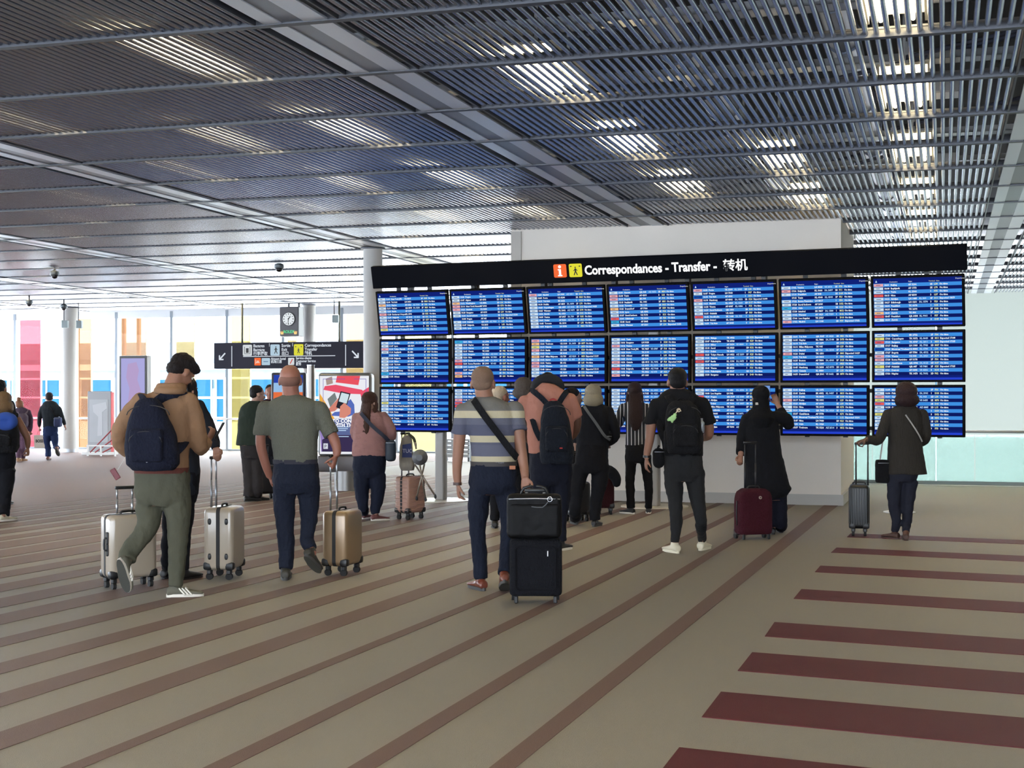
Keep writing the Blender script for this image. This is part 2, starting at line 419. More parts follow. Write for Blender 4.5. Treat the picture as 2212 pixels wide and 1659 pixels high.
# service core (white box) with baseboard
M_core = mat('off white wall panel', (222, 213, 202), .65, bump=.05, bscale=3, var=.03)
b = MB(); gslab(b, box_u[0], box_u[1], box_v[0], box_v[1], 0, CZ+.3); core = b.build('wall_core', M_core); tag(core, kind='structure')
b = MB(); gslab(b, box_u[0]-.025, box_u[0], box_v[0]-.0, box_v[0]+.16, 0, CZ-.02); b.build('corner_panel', mat('corner panel', (178, 172, 164), .6), core)
b = MB(); gslab(b, box_u[0]-.02, box_u[0]-.002, -4.05, -1.42, 0.02, CZ-.03); b.build('wall_panel', M_core, core)
b = MB(); gslab(b, box_u[0]-.035, box_u[0], box_v[0], box_v[1]+.035, 0, .155); gslab(b, box_u[0], box_u[1], box_v[1], box_v[1]+.035, 0, .155)
bb = b.build('baseboard_core', mat('baseboard', (176, 172, 166), .5)); tag(bb, kind='structure')
# side and back walls of the hall
M_wall = mat('pale hall wall', (170, 166, 160), .8)
for nm, a in (('wall_right', (U_BACK, U_FAC+.5, V1, V1+.2)),):
    b = MB(); gslab(b, *a, -6, 5.8); tag(b.build(nm, M_wall), kind='structure')
# unseen glazing added behind the viewpoint and along the left side for more daylight
wb = grid_root('window_added_back', kind='structure')
for i in range(16): MB().box(V0+i*2.966-.04, V0+i*2.966+.04, U_BACK-.1, U_BACK+.05, 0, 5.6).build('mullion', M_wall, wb)
MB().box(V0, V1, U_BACK-.1, U_BACK+.05, 4.1, 5.6).build('head_beam', M_wall, wb)
M_dimglass = glass('daylight dimming glass', (196, 199, 204), .04)  # tint sets how much daylight the added glazing lets in
for i in range(15): MB().box(V0+i*2.966+.05, V0+(i+1)*2.966-.05, U_BACK-.03, U_BACK-.02, .01, 4.09).build('pane', M_dimglass, wb)
wl = grid_root('window_added_left', kind='structure')  # out of view, added in place of a wall to brighten the hall
for i in range(14): MB().box(V0-.15, V0, U_BACK+i*3.3, U_BACK+i*3.3+.08, 0, 5.6).build('mullion', M_wall, wl)
MB().box(V0-.15, V0, U_BACK, U_FAC, 4.1, 5.6).build('head_beam', M_wall, wl)
for i in range(13): MB().box(V0-.09, V0-.08, U_BACK+i*3.3+.09, U_BACK+(i+1)*3.3-.01, .01, 4.09).build('pane', M_dimglass, wl)
# void: translucent daylight wall, side wall, lower floor
def translucent(name, rgb):
    m = bpy.data.materials.new(name); m.use_nodes = True; nt = m.node_tree; nt.nodes.clear(); o = nt.nodes.new('ShaderNodeOutputMaterial')
    t = nt.nodes.new('ShaderNodeBsdfTranslucent'); d = nt.nodes.new('ShaderNodeBsdfDiffuse'); t.inputs[0].default_value = d.inputs[0].default_value = lin(rgb)+(1,)
    mx = nt.nodes.new('ShaderNodeMixShader'); mx.inputs[0].default_value = .7; nt.links.new(d.outputs[0], mx.inputs[1]); nt.links.new(t.outputs[0], mx.inputs[2]); nt.links.new(mx.outputs[0], o.inputs[0]); return m
b = MB()
M_frost = translucent('frosted daylight wall', (129, 133, 131))
wf = None
v = V_VOID
wf = empty('wall_daylight', kind='structure')
for i in range(6):
    b = MB(); gslab(b, U_FAC+.1, U_FAC+.13, V_VOID+i*2.8+.01, V_VOID+(i+1)*2.8-.01, -5, CZ+.2); b.build('frosted_panel', M_frost, wf)
b = MB(); gslab(b, U_FAC-.2, U_FAC+.5, V_VOID, V1, -5.3, -5); b.build('bottom_sill', M_white, wf)
b = MB(); gslab(b, U_BAL, U_FAC, V_VOID-.2, V_VOID, -6, -.3); tag(b.build('wall_void', M_white), kind='structure')
b = MB(); gslab(b, U_BAL-2, U_FAC, V_VOID, V1, -6, -5.8); tag(b.build('floor_lower', M_white), kind='structure')
b = MB(); gslab(b, U_BAL-.25, U_BAL, V_VOID, V1, -.55, .012); tag(b.build('trim_1', mat('slab edge', (206, 208, 206), .5)), kind='structure')
# glass balustrade by the void
M_gg = glass('greenish glass', (205, 240, 236), .05, haze=.12)
bal = grid_root('glass_balustrade', label='glass balustrade with a steel handrail along the bright void at right', cat='railing')
for i in range(9):
    b = MB(); b.box(-2.98+i*1.75, -2.98+(i+1)*1.75-.015, U_BAL-.1, U_BAL-.088, .05, .9); b.build('glass_pane', M_gg, bal)
b = MB(); b.limb([(-2.98, U_BAL-.094, .95), (V1-.05, U_BAL-.094, .95)], [.028, .028], 12, 0, 0); b.build('handrail', M_metal, bal, smooth=True)
b = MB(); b.box(-2.98, V1-.05, U_BAL-.12, U_BAL-.07, .012, .075); b.build('base_channel', mat('dark channel', (90, 98, 96), .4, .6), bal)

# glazed facade: mullions, panes, transoms
M_mull = mat('facade mullion', (118, 126, 134), .45, .3)
M_pane = glass('clear glass', (244, 250, 252), .004)
fac = empty('window_1', kind='structure'); fac.rotation_euler = (0, 0, GR)
def v_at(px, u=U_FAC):
    t = (px-CX)/FX; Y = u/(cg+t*sg); X = t*Y; return X*cg-Y*sg
mull = [v_at(x) for x in (34, 253, 372, 492, 613, 740)]
step = 1.66
while mull[0] > V0+1: mull.insert(0, mull[0]-step)
while mull[-1] < V_VOID-1: mull.append(mull[-1]+step)
for i, v in enumerate(mull):
    w = .085
    b = MB(); b.box(v-w/2, v+w/2, U_FAC-.06, U_FAC+.16, 0, CZ-.02); b.build('mullion', M_mull, fac)
    if i+1 < len(mull):
        b = MB(); b.box(v+w/2, mull[i+1]-w/2, U_FAC+.04, U_FAC+.055, .03, CZ-.05); b.build('pane', M_pane, fac)
b = MB(); b.box(V0, V_VOID, U_FAC-.05, U_FAC+.1, CZ-.2, CZ+.2); b.build('head_beam', mat('facade head beam', (214, 218, 222), .5), fac)
b = MB(); b.box(V0, V_VOID, U_FAC-.05, U_FAC+.1, 0, .05); b.build('sill', M_mull, fac)
b = MB(); b.limb([(V0, U_FAC-.13, .93), (V_VOID, U_FAC-.13, .93)], [.022, .022], 8, 0, 0)
for v in mull[::2]: b.box(v-.01, v+.01, U_FAC-.13, U_FAC-.05, .92, .94)
b.build('guard_rail', M_metal, fac)
# coloured glass sheets outside the facade
def fin(px0, px1, rgb, label, u=U_FAC+1.1):
    v0, v1 = v_at(px0, u), v_at(px1, u); r = empty('glass_fin', G(u, (v0+v1)/2, -4), GR, label=label, cat='glass panel')
    h = (v1-v0)/2
    m = glass('%s sheet' % label.split()[0], tuple(255*min(1, (c/SKY*3.8)**.5) for c in lin(rgb)), .001, haze=.4, hcol=tuple(c*.12 for c in lin(rgb)))
    MB().box(-h, h, -.008, .008, .03, 8.6).build('glass_sheet', m, r)
    b = MB(); b.box(-h-.03, -h, -.03, .03, 0, 8.7); b.box(h, h+.03, -.03, .03, 0, 8.7); b.box(-h, h, -.03, .03, 0, .03); b.build('frame', mat('fin frame %s' % label.split()[0], tuple(int(c*.75) for c in rgb), .5), r); return r
fin(38, 88, (244, 128, 140), 'red tinted glass sheet outside the window by the far left mullion')
fin(171, 197, (250, 196, 150), 'orange tinted glass sheet outside, right beside the grey round column')
fin(263, 316, (252, 214, 176), 'peach tinted glass sheet behind the tall digital totem')
fin(378, 420, (253, 232, 176), 'pale yellow glass sheet behind the man in the tan hoodie')
fin(498, 540, (252, 234, 160), 'yellow glass sheet above the left end of the hanging sign')
fin(618, 640, (252, 230, 176), 'narrow cream glass sheet behind the hanging clock')
fin(745, 800, (252, 220, 160), 'amber glass sheet beside the round column at the screens')
fin(862, 950, (252, 240, 180), 'lemon glass sheet seen beneath the departure screens')
# brown timber-like frame behind the peach sheet
v0, v1 = v_at(268, 39.4), v_at(300, 39.4)
fr = empty('steel_ladder_frame', G(39.4, (v0+v1)/2, -4), GR, label='reddish brown steel frame with crossbars standing behind the peach glass sheet', cat='frame')
h = (v1-v0)/2; b = MB(); M_rb = mat('reddish brown steel', (176, 118, 100), .6)
for s in (-1, 1): MB().box(s*h-.05, s*h+.05, -.05, .05, 0, 9).build('upright', M_rb, fr)
for z in (2, 3.6, 5.2, 6.75, 8.3): MB().box(-h+.05, h-.05, -.04, .04, z, z+.12).build('crossbar', M_rb, fr)

# outside: apron, neighbouring concourse
b = MB(); p = [G(U_FAC+.6, -90), G(U_FAC+.6, 60), G(150, 60), G(150, -90)]; b.slab([(q.x, q.y) for q in p][::-1], -4.3, -4)
tag(b.build('ground_apron', mat('pale concrete apron', (225, 226, 226), .9)), kind='structure')
bl = grid_root('concourse_building', label='white concourse building with a curved grey roof and blue windows beyond the glass facade', cat='building')
UB = 64.0
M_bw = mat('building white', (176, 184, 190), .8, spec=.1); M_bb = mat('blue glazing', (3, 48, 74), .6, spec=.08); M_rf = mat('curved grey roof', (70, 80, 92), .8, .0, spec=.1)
MB().box(-75, 12, UB, UB+10, -4, 2.0).build('wall', M_bw, bl)
r = MB(); prof = [(UB-.6, 3.2), (UB-.5, 3.5), (UB+.3, 4.0), (UB+1.5, 4.35), (UB+3, 4.5), (UB+8, 4.4), (UB+10, 3.2)]
r.add([(x, a, z) for x in (-75, 12) for a, z in prof], [tuple(range(7)), tuple(range(7, 14))[::-1]]+[(i, i+7, (i+1) % 7+7, (i+1) % 7) for i in range(7)]); r.build('roof', M_rf, bl)
MB().box(-75, 12, UB-.65, UB+.2, 2.95, 3.25).build('eaves_band', M_bw, bl)
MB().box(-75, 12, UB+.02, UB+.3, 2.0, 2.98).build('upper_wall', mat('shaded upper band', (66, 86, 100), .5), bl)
M_fr = mat('window frame blue', (104,120,130), .5)
for i in range(22):
    x = -74+i*3.9
    w = MB().box(x, x+3.7, UB-.06, UB-.01, .35, 2.45).build('window', M_bb, bl)
    f = MB()
    for k in (0, 1, 2): f.box(x+k*1.82, x+k*1.82+.07, UB-.12, UB-.06, .35, 2.45)
    f.build('glazing_bar', M_fr, w)
for z in (2.5, 1.55, .55): MB().limb([(-75, UB-1.6, z), (12, UB-1.6, z)], [.05, .05], 6, 0, 0).build('gallery_rail', M_bw, bl)
for i in range(28): MB().box(-74+i*3.1, -73.88+i*3.1, UB-1.66, UB-1.54, -4, 2.55).build('gallery_post', M_bw, bl)

# round columns of the hall
M_col = mat('grey column paint', (172, 170, 166), .5, bump=.02, bscale=4)
def column(px, w_px, Y, label):
    x = (px-CX)/FX*Y; r = w_px/2/FX*Y
    root = empty('round_column', (x, Y, 0), label=label, cat='column'); 
    MB().cyl((0, 0, 0), (0, 0, CZ-.01), r, 40).build('shaft', M_col, root, auto=40)
    b = MB(); b.cyl((0, 0, CZ-.03), (0, 0, CZ-.012), r+.05, 40); b.build('collar', M_rail, root, auto=40)
    MB().cyl((0, 0, 0), (0, 0, .1), r+.008, 40).build('foot_ring', M_metal, root, auto=40)
column(805.5, 41, 24.35, 'slim grey round column at the left end of the departure screens')
column(150.5, 35, 41.0*.985, 'thick grey round column beside the windows and walking travellers')
column(668, 27, 39.2, 'grey round column mostly hidden behind the hanging clock and sign')
# ================================================================ DEPARTURE SCREENS
PL = Vector((-2.03, 21.56)); PR = Vector((5.892, 18.42))
BD = PR-PL; BW = BD.length; BA = math.atan2(-BD.y, BD.x)             # board direction
def bpos(x, y=0, z=0):   # board frame: x along, y away from the viewer, z up
    return Vector((PL.x+x*math.cos(BA)+y*math.sin(BA), PL.y-x*math.sin(BA)+y*math.cos(BA), z))
CP = BW/7; RP = .72; ZB = 1.016
E1 = SCREEN
S_navy = emis('screen navy', (14, 27, 96), E1); S_deep = emis('screen deep blue', (16, 34, 120), E1); S_row = emis('screen bright row', (66, 150, 236), E1*.9)
S_royal = emis('screen royal blue', (38, 66, 205), E1); S_text = emis('screen white text', (236, 243, 250), E1); S_yel = emis('screen yellow text', (228, 232, 180), E1)
S_pale = emis('screen pale text', (190, 220, 250), E1)
CHIPS = {'w': emis('chip white', (205, 224, 240), E1), 'r': emis('chip red', (226, 90, 84), E1), 'p': emis('chip pink', (232, 166, 170), E1), 'b': emis('chip blue', (14, 60, 150), E1),
         'y': emis('chip yellow', (222, 214, 120), E1), 'c': emis('chip cyan', (60, 170, 215), E1), 'o': emis('chip orange', (240, 186, 130), E1), 'm': emis('chip mauve', (150, 70, 130), E1)}
C_mark = emis('chip mark', (60, 70, 110), E1)
M_bez = mat('screen bezel', (4, 4, 6), .7, spec=.1)
CITY = ['New York Newark', 'Montreal Trudeau', 'Bastia', 'Milan Malpensa', 'Porto', 'Bangkok', 'Beirut', 'Toronto', 'Belgrade', 'Dubai', 'Casablanca', 'Philadelphia', 'Berlin', 'Athens', 'Seoul', 'Marseille',
 'Istanbul', 'Abidjan', 'Boston', 'Nice', 'Rome Fiumicino', 'Prague', 'Tunis', 'Geneva', 'Malaga', 'Detroit', 'Naples', 'Manchester', 'Zurich', 'Stockholm', 'Bristol', 'Nuremberg', 'Reykjavik', 'Washington', 'Madrid',
 'London Heathrow', 'Turin', 'Bergamo', 'Riga', 'Barcelona', 'Dublin', 'New York JFK', 'Oslo', 'Bogota', 'Copenhagen', 'Edinburgh', 'Frankfurt', 'Naples', 'Warsaw', 'Venice', 'Lisbon', 'Vienna', 'Algiers', 'Bordeaux', 'Hamburg',
 'Tel Aviv', 'Helsinki', 'Bilbao', 'Cairo', 'Seoul Incheon', 'Bucharest Otopeni', 'Beijing', 'Milan', 'Dusseldorf', 'Tokyo Haneda', 'Los Angeles', 'Nantes', 'Toulouse', 'Lyon', 'Catania']
rs = random.Random(21)
posn = ['first column from the left', 'second column from the left', 'third column from the left', 'middle column', 'third column from the right', 'second column from the right', 'rightmost column']
rown = ['bottom row', 'middle row', 'top row']
tcnt = 0
for col in range(7):
    for row in range(3):
        w, h, dp = CP-.034, RP-.036, .07
        zc = ZB+row*RP+RP/2
        r = empty('departure_screen', bpos(col*CP+CP/2, 0, ZB+row*RP), -BA, cat='screen', group='departure screens',
                  label='departure screen in the %s, %s, full of blue flight rows' % (rown[row], posn[col]))
        tilt = Matrix.Identity(4)
        if row == 2:
            tilt = Matrix.Translation((0, 0, .0)) @ Matrix.Rotation(math.radians(11), 4, 'X')
        T = lambda o: setattr(o, 'matrix_local', tilt @ o.matrix_local)
        b = MB(); b.rbox(w, dp, h, .006, (0, dp/2+.002, RP/2), 1); T(b.build('housing', M_bez, r))
        aw, ah = w-.07, h-.06; x0 = -aw/2; zt = RP/2+ah/2; zb0 = RP/2-ah/2; yf = -.001
        def rect(b, a, c, z0, z1, y=yf): b.quad((x0+a*aw, y, z0), (x0+c*aw, y, z0), (x0+c*aw, y, z1), (x0+a*aw, y, z1)); return b
        hdr = .105 if row == 2 else .018; nr = 11 if row == 2 else 12; rh = .074*ah; bot = zt-hdr*ah-nr*rh
        b = rect(MB(), 0, 1, bot-.0, zt); disp = b.build('display', S_navy, r); T(disp)
        b = rect(MB(), 0, 1, bot-.03 if bot-.03 > zb0 else bot, bot); o = b.build('footer_band', S_deep, disp)
        b = rect(MB(), 0, 1, zb0, bot-.028); o = b.build('footer_panel', S_royal, disp)
        if row == 2:
            rect(MB(), 0, 1, zt-hdr*ah, zt, yf-.0006).build('header_band', S_deep, disp)
            MB().add([(x0+.02*aw, yf-.0012, zt-.052), (x0+.045*aw, yf-.0012, zt-.052), (x0+.0325*aw, yf-.0012, zt-.022)], [(0, 1, 2)]).build('airport_mark', S_pale, disp)
            for fx, s_, mm in ((.185, 'Destination', S_text), (.40, 'Flight', S_text), (.63, 'Terminal  Gate', S_yel)):
                text('header_text', s_, .022, mm, disp, (x0+fx*aw, yf-.0015, zt-.055))
            text('header_text', 'Departures', .024, S_text, disp, (x0+.93*aw, yf-.0015, zt-.03))
        rows = MB(); chips = {}; t1 = []; t2 = []; t3 = []; t4 = []; t5 = []; t6 = []
        marks = MB()
        hh = 10+col+row
        for i in range(nr):
            z1 = zt-hdr*ah-i*rh; z0 = z1-rh
            if i % 2 == 0: rect(rows, .0, 1, z0, z1, yf-.0008)
            k = rs.choices('wrpbycom', (74, 5, 12, 3, 3, 2, 2, 1))[0]
            chips.setdefault(k, MB()); rect(chips[k], .005, .112, z0+rh*.12, z1-rh*.12, yf-.0014)
            rect(marks, .03, .03+rs.uniform(.03, .06), z0+rh*.42, z1-rh*.42, yf-.0019)
            t1.append('%02d:%02d  %s' % (hh % 24 if hh > 9 else 10, (i*5+rs.randint(0, 3)) % 60, rs.choice(CITY)))
            cs = rs.random() < .45
            t2.append('%s %d' % (rs.choice(('AF', 'AF', 'U2', 'EK', 'LH', 'KL', 'QR', 'TK')), rs.randint(200, 9800)))
            t3.append('%s %d' % (rs.choice(('DL', 'KL', 'VS', 'AZ')), rs.randint(200, 9800)) if cs else ' ')
            t4.append(rs.choice(('2E', '2F', '2D', '1', '3', '2B'))); t5.append('%s%d' % (rs.choice('FKLMD'), rs.randint(10, 78))); t6.append('On time' if rs.random() < .94 else 'Expected %d:%02d' % (hh % 24, rs.randint(10, 59)))
        tag(rows.build('bright_rows', S_row, disp), kind='stuff')
        for k, b in chips.items(): tag(b.build('airline_chips', CHIPS[k], disp), kind='stuff')
        tag(marks.build('chip_marks', C_mark, disp), kind='stuff')
        sz = rh*.66
        for fx, tt, mm in ((.122, t1, S_text), (.40, t2, S_text), (.52, t3, S_pale), (.645, t4, S_text), (.69, t5, S_yel), (.75, t6, S_text)):
            tag(text('flight_text', '\n'.join(tt), sz, mm, disp, (x0+fx*aw, yf-.002, zt-hdr*ah-rh*.70), lsp=rh/sz, ext=0, bold=.0012), kind='stuff')
# carrier: rails behind the screens, posts, header sign
car = empty('screen_wall_frame', bpos(0, 0, 0), -BA, label='dark steel frame on two grey posts carrying the departure screens', cat='frame')
for i in range(7):
    for f in (.3, .72):
        MB().box(i*CP+CP*f-.03, i*CP+CP*f+.03, .085, .125, ZB-.0, ZB+2*RP+.02).build('upright_rail', M_black, car)
for z in (ZB+.10, ZB+RP-.12, ZB+RP*1.5): MB().box(.1, BW-.1, .125, .17, z, z+.05).build('cross_rail', M_dark, car)
for i in range(7):
    for f in (.3, .72):
        t = MB().box(i*CP+CP*f-.03, i*CP+CP*f+.03, .085, .125, 0, RP+.02).build('top_rail', M_black, car)
        t.matrix_local = Matrix.Translation((0, 0, ZB+2*RP)) @ Matrix.Rotation(math.radians(11), 4, 'X')
for px in (953, 1414):
    t = (px-CX)/FX   # solve board x where the post stands
    # point bpos(x,.25): X = t*Y
    a = PL.x+.25*math.sin(BA); c = PL.y+.25*math.cos(BA)
    x = (t*c-a)/(math.cos(BA)+t*math.sin(BA))
    b = MB(); b.rbox(.15, .15, 3.0, .03, (x, .25, 1.5)); b.build('post', mat('grey post', (150, 148, 146), .45, .3), car, auto=40)
    MB().cyl((x, .25, 0), (x, .25, .012), .48, 48).build('floor_plate', mat('light floor plate', (206, 200, 190), .4), car, auto=40)
HZ0, HZ1 = 3.19, 3.47
hd = empty('header_sign', bpos(0, 0, HZ0), -BA, label='long black header sign reading Correspondances - Transfer above the screens', cat='sign')
hm = Matrix.Translation((0, -.145, 0)) @ Matrix.Rotation(math.radians(14), 4, 'X')
def H(o): o.matrix_local = hm @ o.matrix_local; return o
panel = H(MB().rbox(BW+.03, .1, .335, .008, (BW/2, .05, .168), 1).build('panel', mat('header panel', (7, 9, 16), .8, spec=.08), hd))
MB().box(.2, BW-.2, .1, .3, .05, .10).build('mounting_bar', M_dark, hd)
for i in range(8): MB().box(.5+i*1.07, .56+i*1.07, -.02, .10, -.06, .06).build('bracket', M_black, hd)
def bx(px, off=.2):
    t = (px-CX)/FX; a = PL.x-off*math.sin(BA); c = PL.y-off*math.cos(BA); return (t*c-a)/(math.cos(BA)+t*math.sin(BA))
S_w = emis('sign white', (250, 252, 255), 1.25); S_o = emis('sign orange', (246, 110, 60), 1.0); S_y = emis('sign yellow', (228, 222, 60), 1.0); S_k = mat('sign dark mark', (18, 18, 20), .6)
xa, xb = bx(1262), bx(1601)
text('lettering', 'Correspondances - Transfer -', .18, S_w, panel, (xa, -.002, .11), bold=.005, ext=.002, squeeze=.875)
text('lettering', '转机', .17, S_w, panel, (bx(1561), -.002, .11), bold=.003, ext=.002)
def rsq(cx, cz, w, h, r=.02, n=5):
    P = []
    for sx, sz, a0 in ((1, 1, 0), (-1, 1, 90), (-1, -1, 180), (1, -1, 270)):
        for k in range(n):
            a = math.radians(a0+90*k/(n-1)); P.append((cx+sx*(w/2-r)+r*math.cos(a), cz+sz*(h/2-r)+r*math.sin(a)))
    return P
def walker(b, cx, cz, s, y0, y1):
    """walking figure pictogram"""
    def bar(x0, z0, x1, z1, w):
        d = Vector((x1-x0, z1-z0)).normalized(); n_ = Vector((-d.y, d.x))*w/2*s
        b.plate([(cx+x0*s+n_.x, cz+z0*s+n_.y), (cx+x1*s+n_.x, cz+z1*s+n_.y), (cx+x1*s-n_.x, cz+z1*s-n_.y), (cx+x0*s-n_.x, cz+z0*s-n_.y)], y0, y1)
    b.plate([(cx+.07*s*math.cos(a*PI/4), cz+.36*s+.07*s*math.sin(a*PI/4)) for a in range(8)], y0, y1)
    bar(0, .26, 0, 0, .15); bar(0, .02, -.16, -.38, .09); bar(0, .02, .17, -.38, .09); bar(0, .24, -.2, .02, .06); bar(0, .24, .2, .04, .06); return b
x1 = (bx(1196)+bx(1223))/2; x2 = (bx(1229)+bx(1257))/2; q = .19
MB().plate(rsq(x1, .175, q, q), -.012, 0).build('info_tile', S_o, panel)
b = MB(); b.plate([(x1+.022*math.cos(a*PI/6), .235+.022*math.sin(a*PI/6)) for a in range(12)], -.016, -.012); b.box(x1-.016, x1+.016, -.016, -.012, .11, .2); b.box(x1-.03, x1, -.016, -.012, .185, .2); b.box(x1-.032, x1+.032, -.016, -.012, .10, .115); b.build('info_letter', S_w, panel)
MB().plate(rsq(x2, .175, q, q), -.012, 0).build('transfer_tile', S_y, panel)
walker(MB(), x2, .165, .15, -.016, -.012).build('walking_figure', S_k, panel)
def arrow_small(b, cx, cz, s, d, y0, y1): b.plate([(cx-d*s, cz+s*.5), (cx-d*s, cz-s*.5), (cx+d*s*.6, cz)], y0, y1)
b = MB(); arrow_small(b, x2-.055, .235, .02, 1, -.016, -.012); arrow_small(b, x2+.055, .235, .02, -1, -.016, -.012); b.build('arrow_marks', S_k, panel)

# ================================================================ HANGING SIGN, CLOCK, CAMERAS
def zt_(py, Y): return CH-(py-HY)/FX*Y
US = 34.6
def gpos(px, u, py=None):
    t = (px-CX)/FX; Y = u/(cg+t*sg); X = t*Y; return Vector((X, Y, 0 if py is None else zt_(py, Y)))
L_, R_ = gpos(462, US, 797), gpos(784+8, US, 795)
SW = (Vector((R_.x, R_.y))-Vector((L_.x, L_.y))).length; SH = zt_(741, L_.y)-zt_(797, L_.y)
sg_ = empty('hanging_sign', (L_.x, L_.y, L_.z), GR, label='dark hanging direction sign for baggage, exit and transfer with two white arrows', cat='sign')
face = MB().rbox(SW, .16, SH, .01, (SW/2, .08, SH/2), 1).build('sign_box', mat('sign dark blue', (18, 17, 36), .6, spec=.25), sg_)
k = SW/330.0   # metres per photo pixel on the sign
zz = lambda py: (797-py)*k*(SH/(56*k)); xx = lambda px: (px-462)*k
for px in (522, 732): MB().cyl((xx(px), .08, SH), (xx(px), .08, CZ-L_.z-.012), .028, 10).build('hanging_rod', mat('olive rod', (92, 92, 80), .5), sg_, smooth=True)
SWm = emis('sign lettering', (226, 234, 244), .95)
for px in (502, 748): MB().box(xx(px)-.01, xx(px)+.01, -.006, 0, zz(792), zz(748)).build('divider_line', SWm, face)
MB().box(xx(527), xx(726), -.006, 0, zz(771.5), zz(770)).build('divider_line', SWm, face)
for px in (584.5, 635): MB().box(xx(px)-.005, xx(px)+.005, -.006, 0, zz(750), zz(743)).build('divider_line', SWm, face)
def arrow(cx, cz, s, dx):
    b = MB()
    def bar(x0, z0, x1, z1, w):
        d = Vector((x1-x0, z1-z0)).normalized(); n_ = Vector((-d.y, d.x))*w/2
        b.plate([(cx+x0+n_.x, cz+z0+n_.y), (cx+x1+n_.x, cz+z1+n_.y), (cx+x1-n_.x, cz+z1-n_.y), (cx+x0-n_.x, cz+z0-n_.y)], -.008, 0)
    bar(-dx*s, s, dx*s*.8, -s*.8, s*.42); bar(dx*s, -s, dx*s, s*.35, s*.42); bar(dx*s*1.18, -s, -dx*s*.4, -s, s*.42)
    return b.build('arrow', SWm, face)
arrow(xx(481), zz(770), .085, -1); arrow(xx(768), zz(768), .085, 1)
TILEB = emis('sign tile pale', (188, 214, 232), .9)
for px, m_ in ((536.5, emis('sign tile white', (222, 228, 232), .9)), (597, TILEB), (648, emis('sign tile yellow', (226, 222, 70), .95))):
    MB().plate(rsq(xx(px), zz(757.5), 20*k, 22*k, .03), -.008, 0).build('pictogram_tile', m_, face)
b = MB(); b.box(xx(533.5), xx(539.5), -.012, -.008, zz(763), zz(753)); b.box(xx(530), xx(531), -.012, -.008, zz(764), zz(750)); b.box(xx(542), xx(543), -.012, -.008, zz(764), zz(750)); b.box(xx(530), xx(543), -.012, -.008, zz(765.5), zz(764.5)); b.build('suitcase_mark', S_k, face)
walker(MB(), xx(599), zz(758), .24, -.012, -.008).build('walking_figure', S_k, face)
walker(MB(), xx(648), zz(759.5), .18, -.012, -.008).build('walking_figure', S_k, face)
b = MB(); arrow_small(b, xx(643), zz(751), .03, 1, -.012, -.008); arrow_small(b, xx(653), zz(751), .03, -1, -.012, -.008); b.build('arrow_marks', S_k, face)
for px, tx in ((549.5, 'Bagages\nBaggage\n行李提取'), (611, 'Sortie\nExit\n出口'), (661, 'Correspondances\nTransfer\n转机')):
    text('lettering', tx, .112, SWm, face, (xx(px), -.004, zz(751.2)), lsp=.95, bold=.002, squeeze=.95)
MB().plate(rsq(xx(559), zz(782), 14*k, 15*k, .02), -.008, 0).build('hotel_tile', S_o, face)
b = MB(); b.box(xx(554.5), xx(563.5), -.012, -.008, zz(785), zz(783)); b.box(xx(554.5), xx(555.5), -.012, -.008, zz(787), zz(777)); b.box(xx(557), xx(562), -.012, -.008, zz(782.5), zz(780)); b.build('bed_mark', emis('pale mark', (250, 215, 200), .9), face)
MB().plate(rsq(xx(577), zz(782), 18*k, 14*k, .02), -.008, 0).build('hotel_tile', TILEB, face)
MB().box(xx(572), xx(582), -.012, -.008, zz(783), zz(781)).build('tile_mark', emis('blue grey mark', (120, 150, 180), .9), face)
MB().plate(rsq(xx(632), zz(782), 13*k, 14*k, .02), -.008, 0).build('service_tile', emis('sign tile white', (222, 228, 232), .9), face)
MB().plate([(xx(629), zz(787)), (xx(631), zz(787)), (xx(636), zz(777)), (xx(634), zz(777))], -.012, -.008).build('red_stroke', emis('red mark', (214, 70, 60), .9), face)
text('lettering', 'Airport hotel\n机场酒店', .09, SWm, face, (xx(588), -.004, zz(778.5)), lsp=.9, bold=.002, squeeze=.9)
text('lettering', 'Service clients\nCustomer Service\n服务', .088, SWm, face, (xx(642), -.004, zz(777.5)), lsp=.9, bold=.002, squeeze=.9)

# clock
UCK = 34.9
c0 = gpos(604, UCK, 727); sc_ = c0.y/FX; cw, chh = 42*sc_/cg*1.0, 64*sc_
ck = empty('hanging_clock', (c0.x, c0.y, c0.z), GR+math.radians(0), label='square hanging clock with a white round face above the direction sign', cat='clock')
cd = .34
cb = MB().rbox(cw, cd, chh, .012, (cw/2, cd/2, chh/2), 1).build('clock_box', mat('clock dark grey', (66, 64, 68), .4, .3), ck)
MB().box(cw-.001, cw+.008, .05, cd-.05, .02, chh-.02).build('side_panel', emis('clock side light', (236, 246, 250), .9), ck)
for f in (.35, .9): MB().box(cw*f-.02, cw*f+.02, cd/2-.02, cd/2+.02, chh, CZ-c0.z-.012).build('hanger', M_black, ck)
ccx, ccz, cr = cw*.5, chh*.585, cw*.31
MB().plate([(ccx+(cr+.02)*math.cos(a*PI/20), ccz+(cr+.02)*math.sin(a*PI/20)) for a in range(40)], -.022, 0).build('bezel_ring', M_black, ck)
MB().plate([(ccx+cr*math.cos(a*PI/20), ccz+cr*math.sin(a*PI/20)) for a in range(40)], -.026, -.02).build('dial', emis('clock dial', (236, 242, 246), .95), ck)
b = MB()
for i in range(12):
    a = i*PI/6; d = Vector((math.sin(a), math.cos(a))); n_ = Vector((d.y, -d.x))*(.009 if i % 3 else .013)
    p0, p1 = Vector((ccx, ccz))+d*cr*.70, Vector((ccx, ccz))+d*cr*.88
    b.plate([tuple(p0+n_), tuple(p1+n_), tuple(p1-n_), tuple(p0-n_)], -.03, -.026)
b.build('hour_marks', S_k, ck)
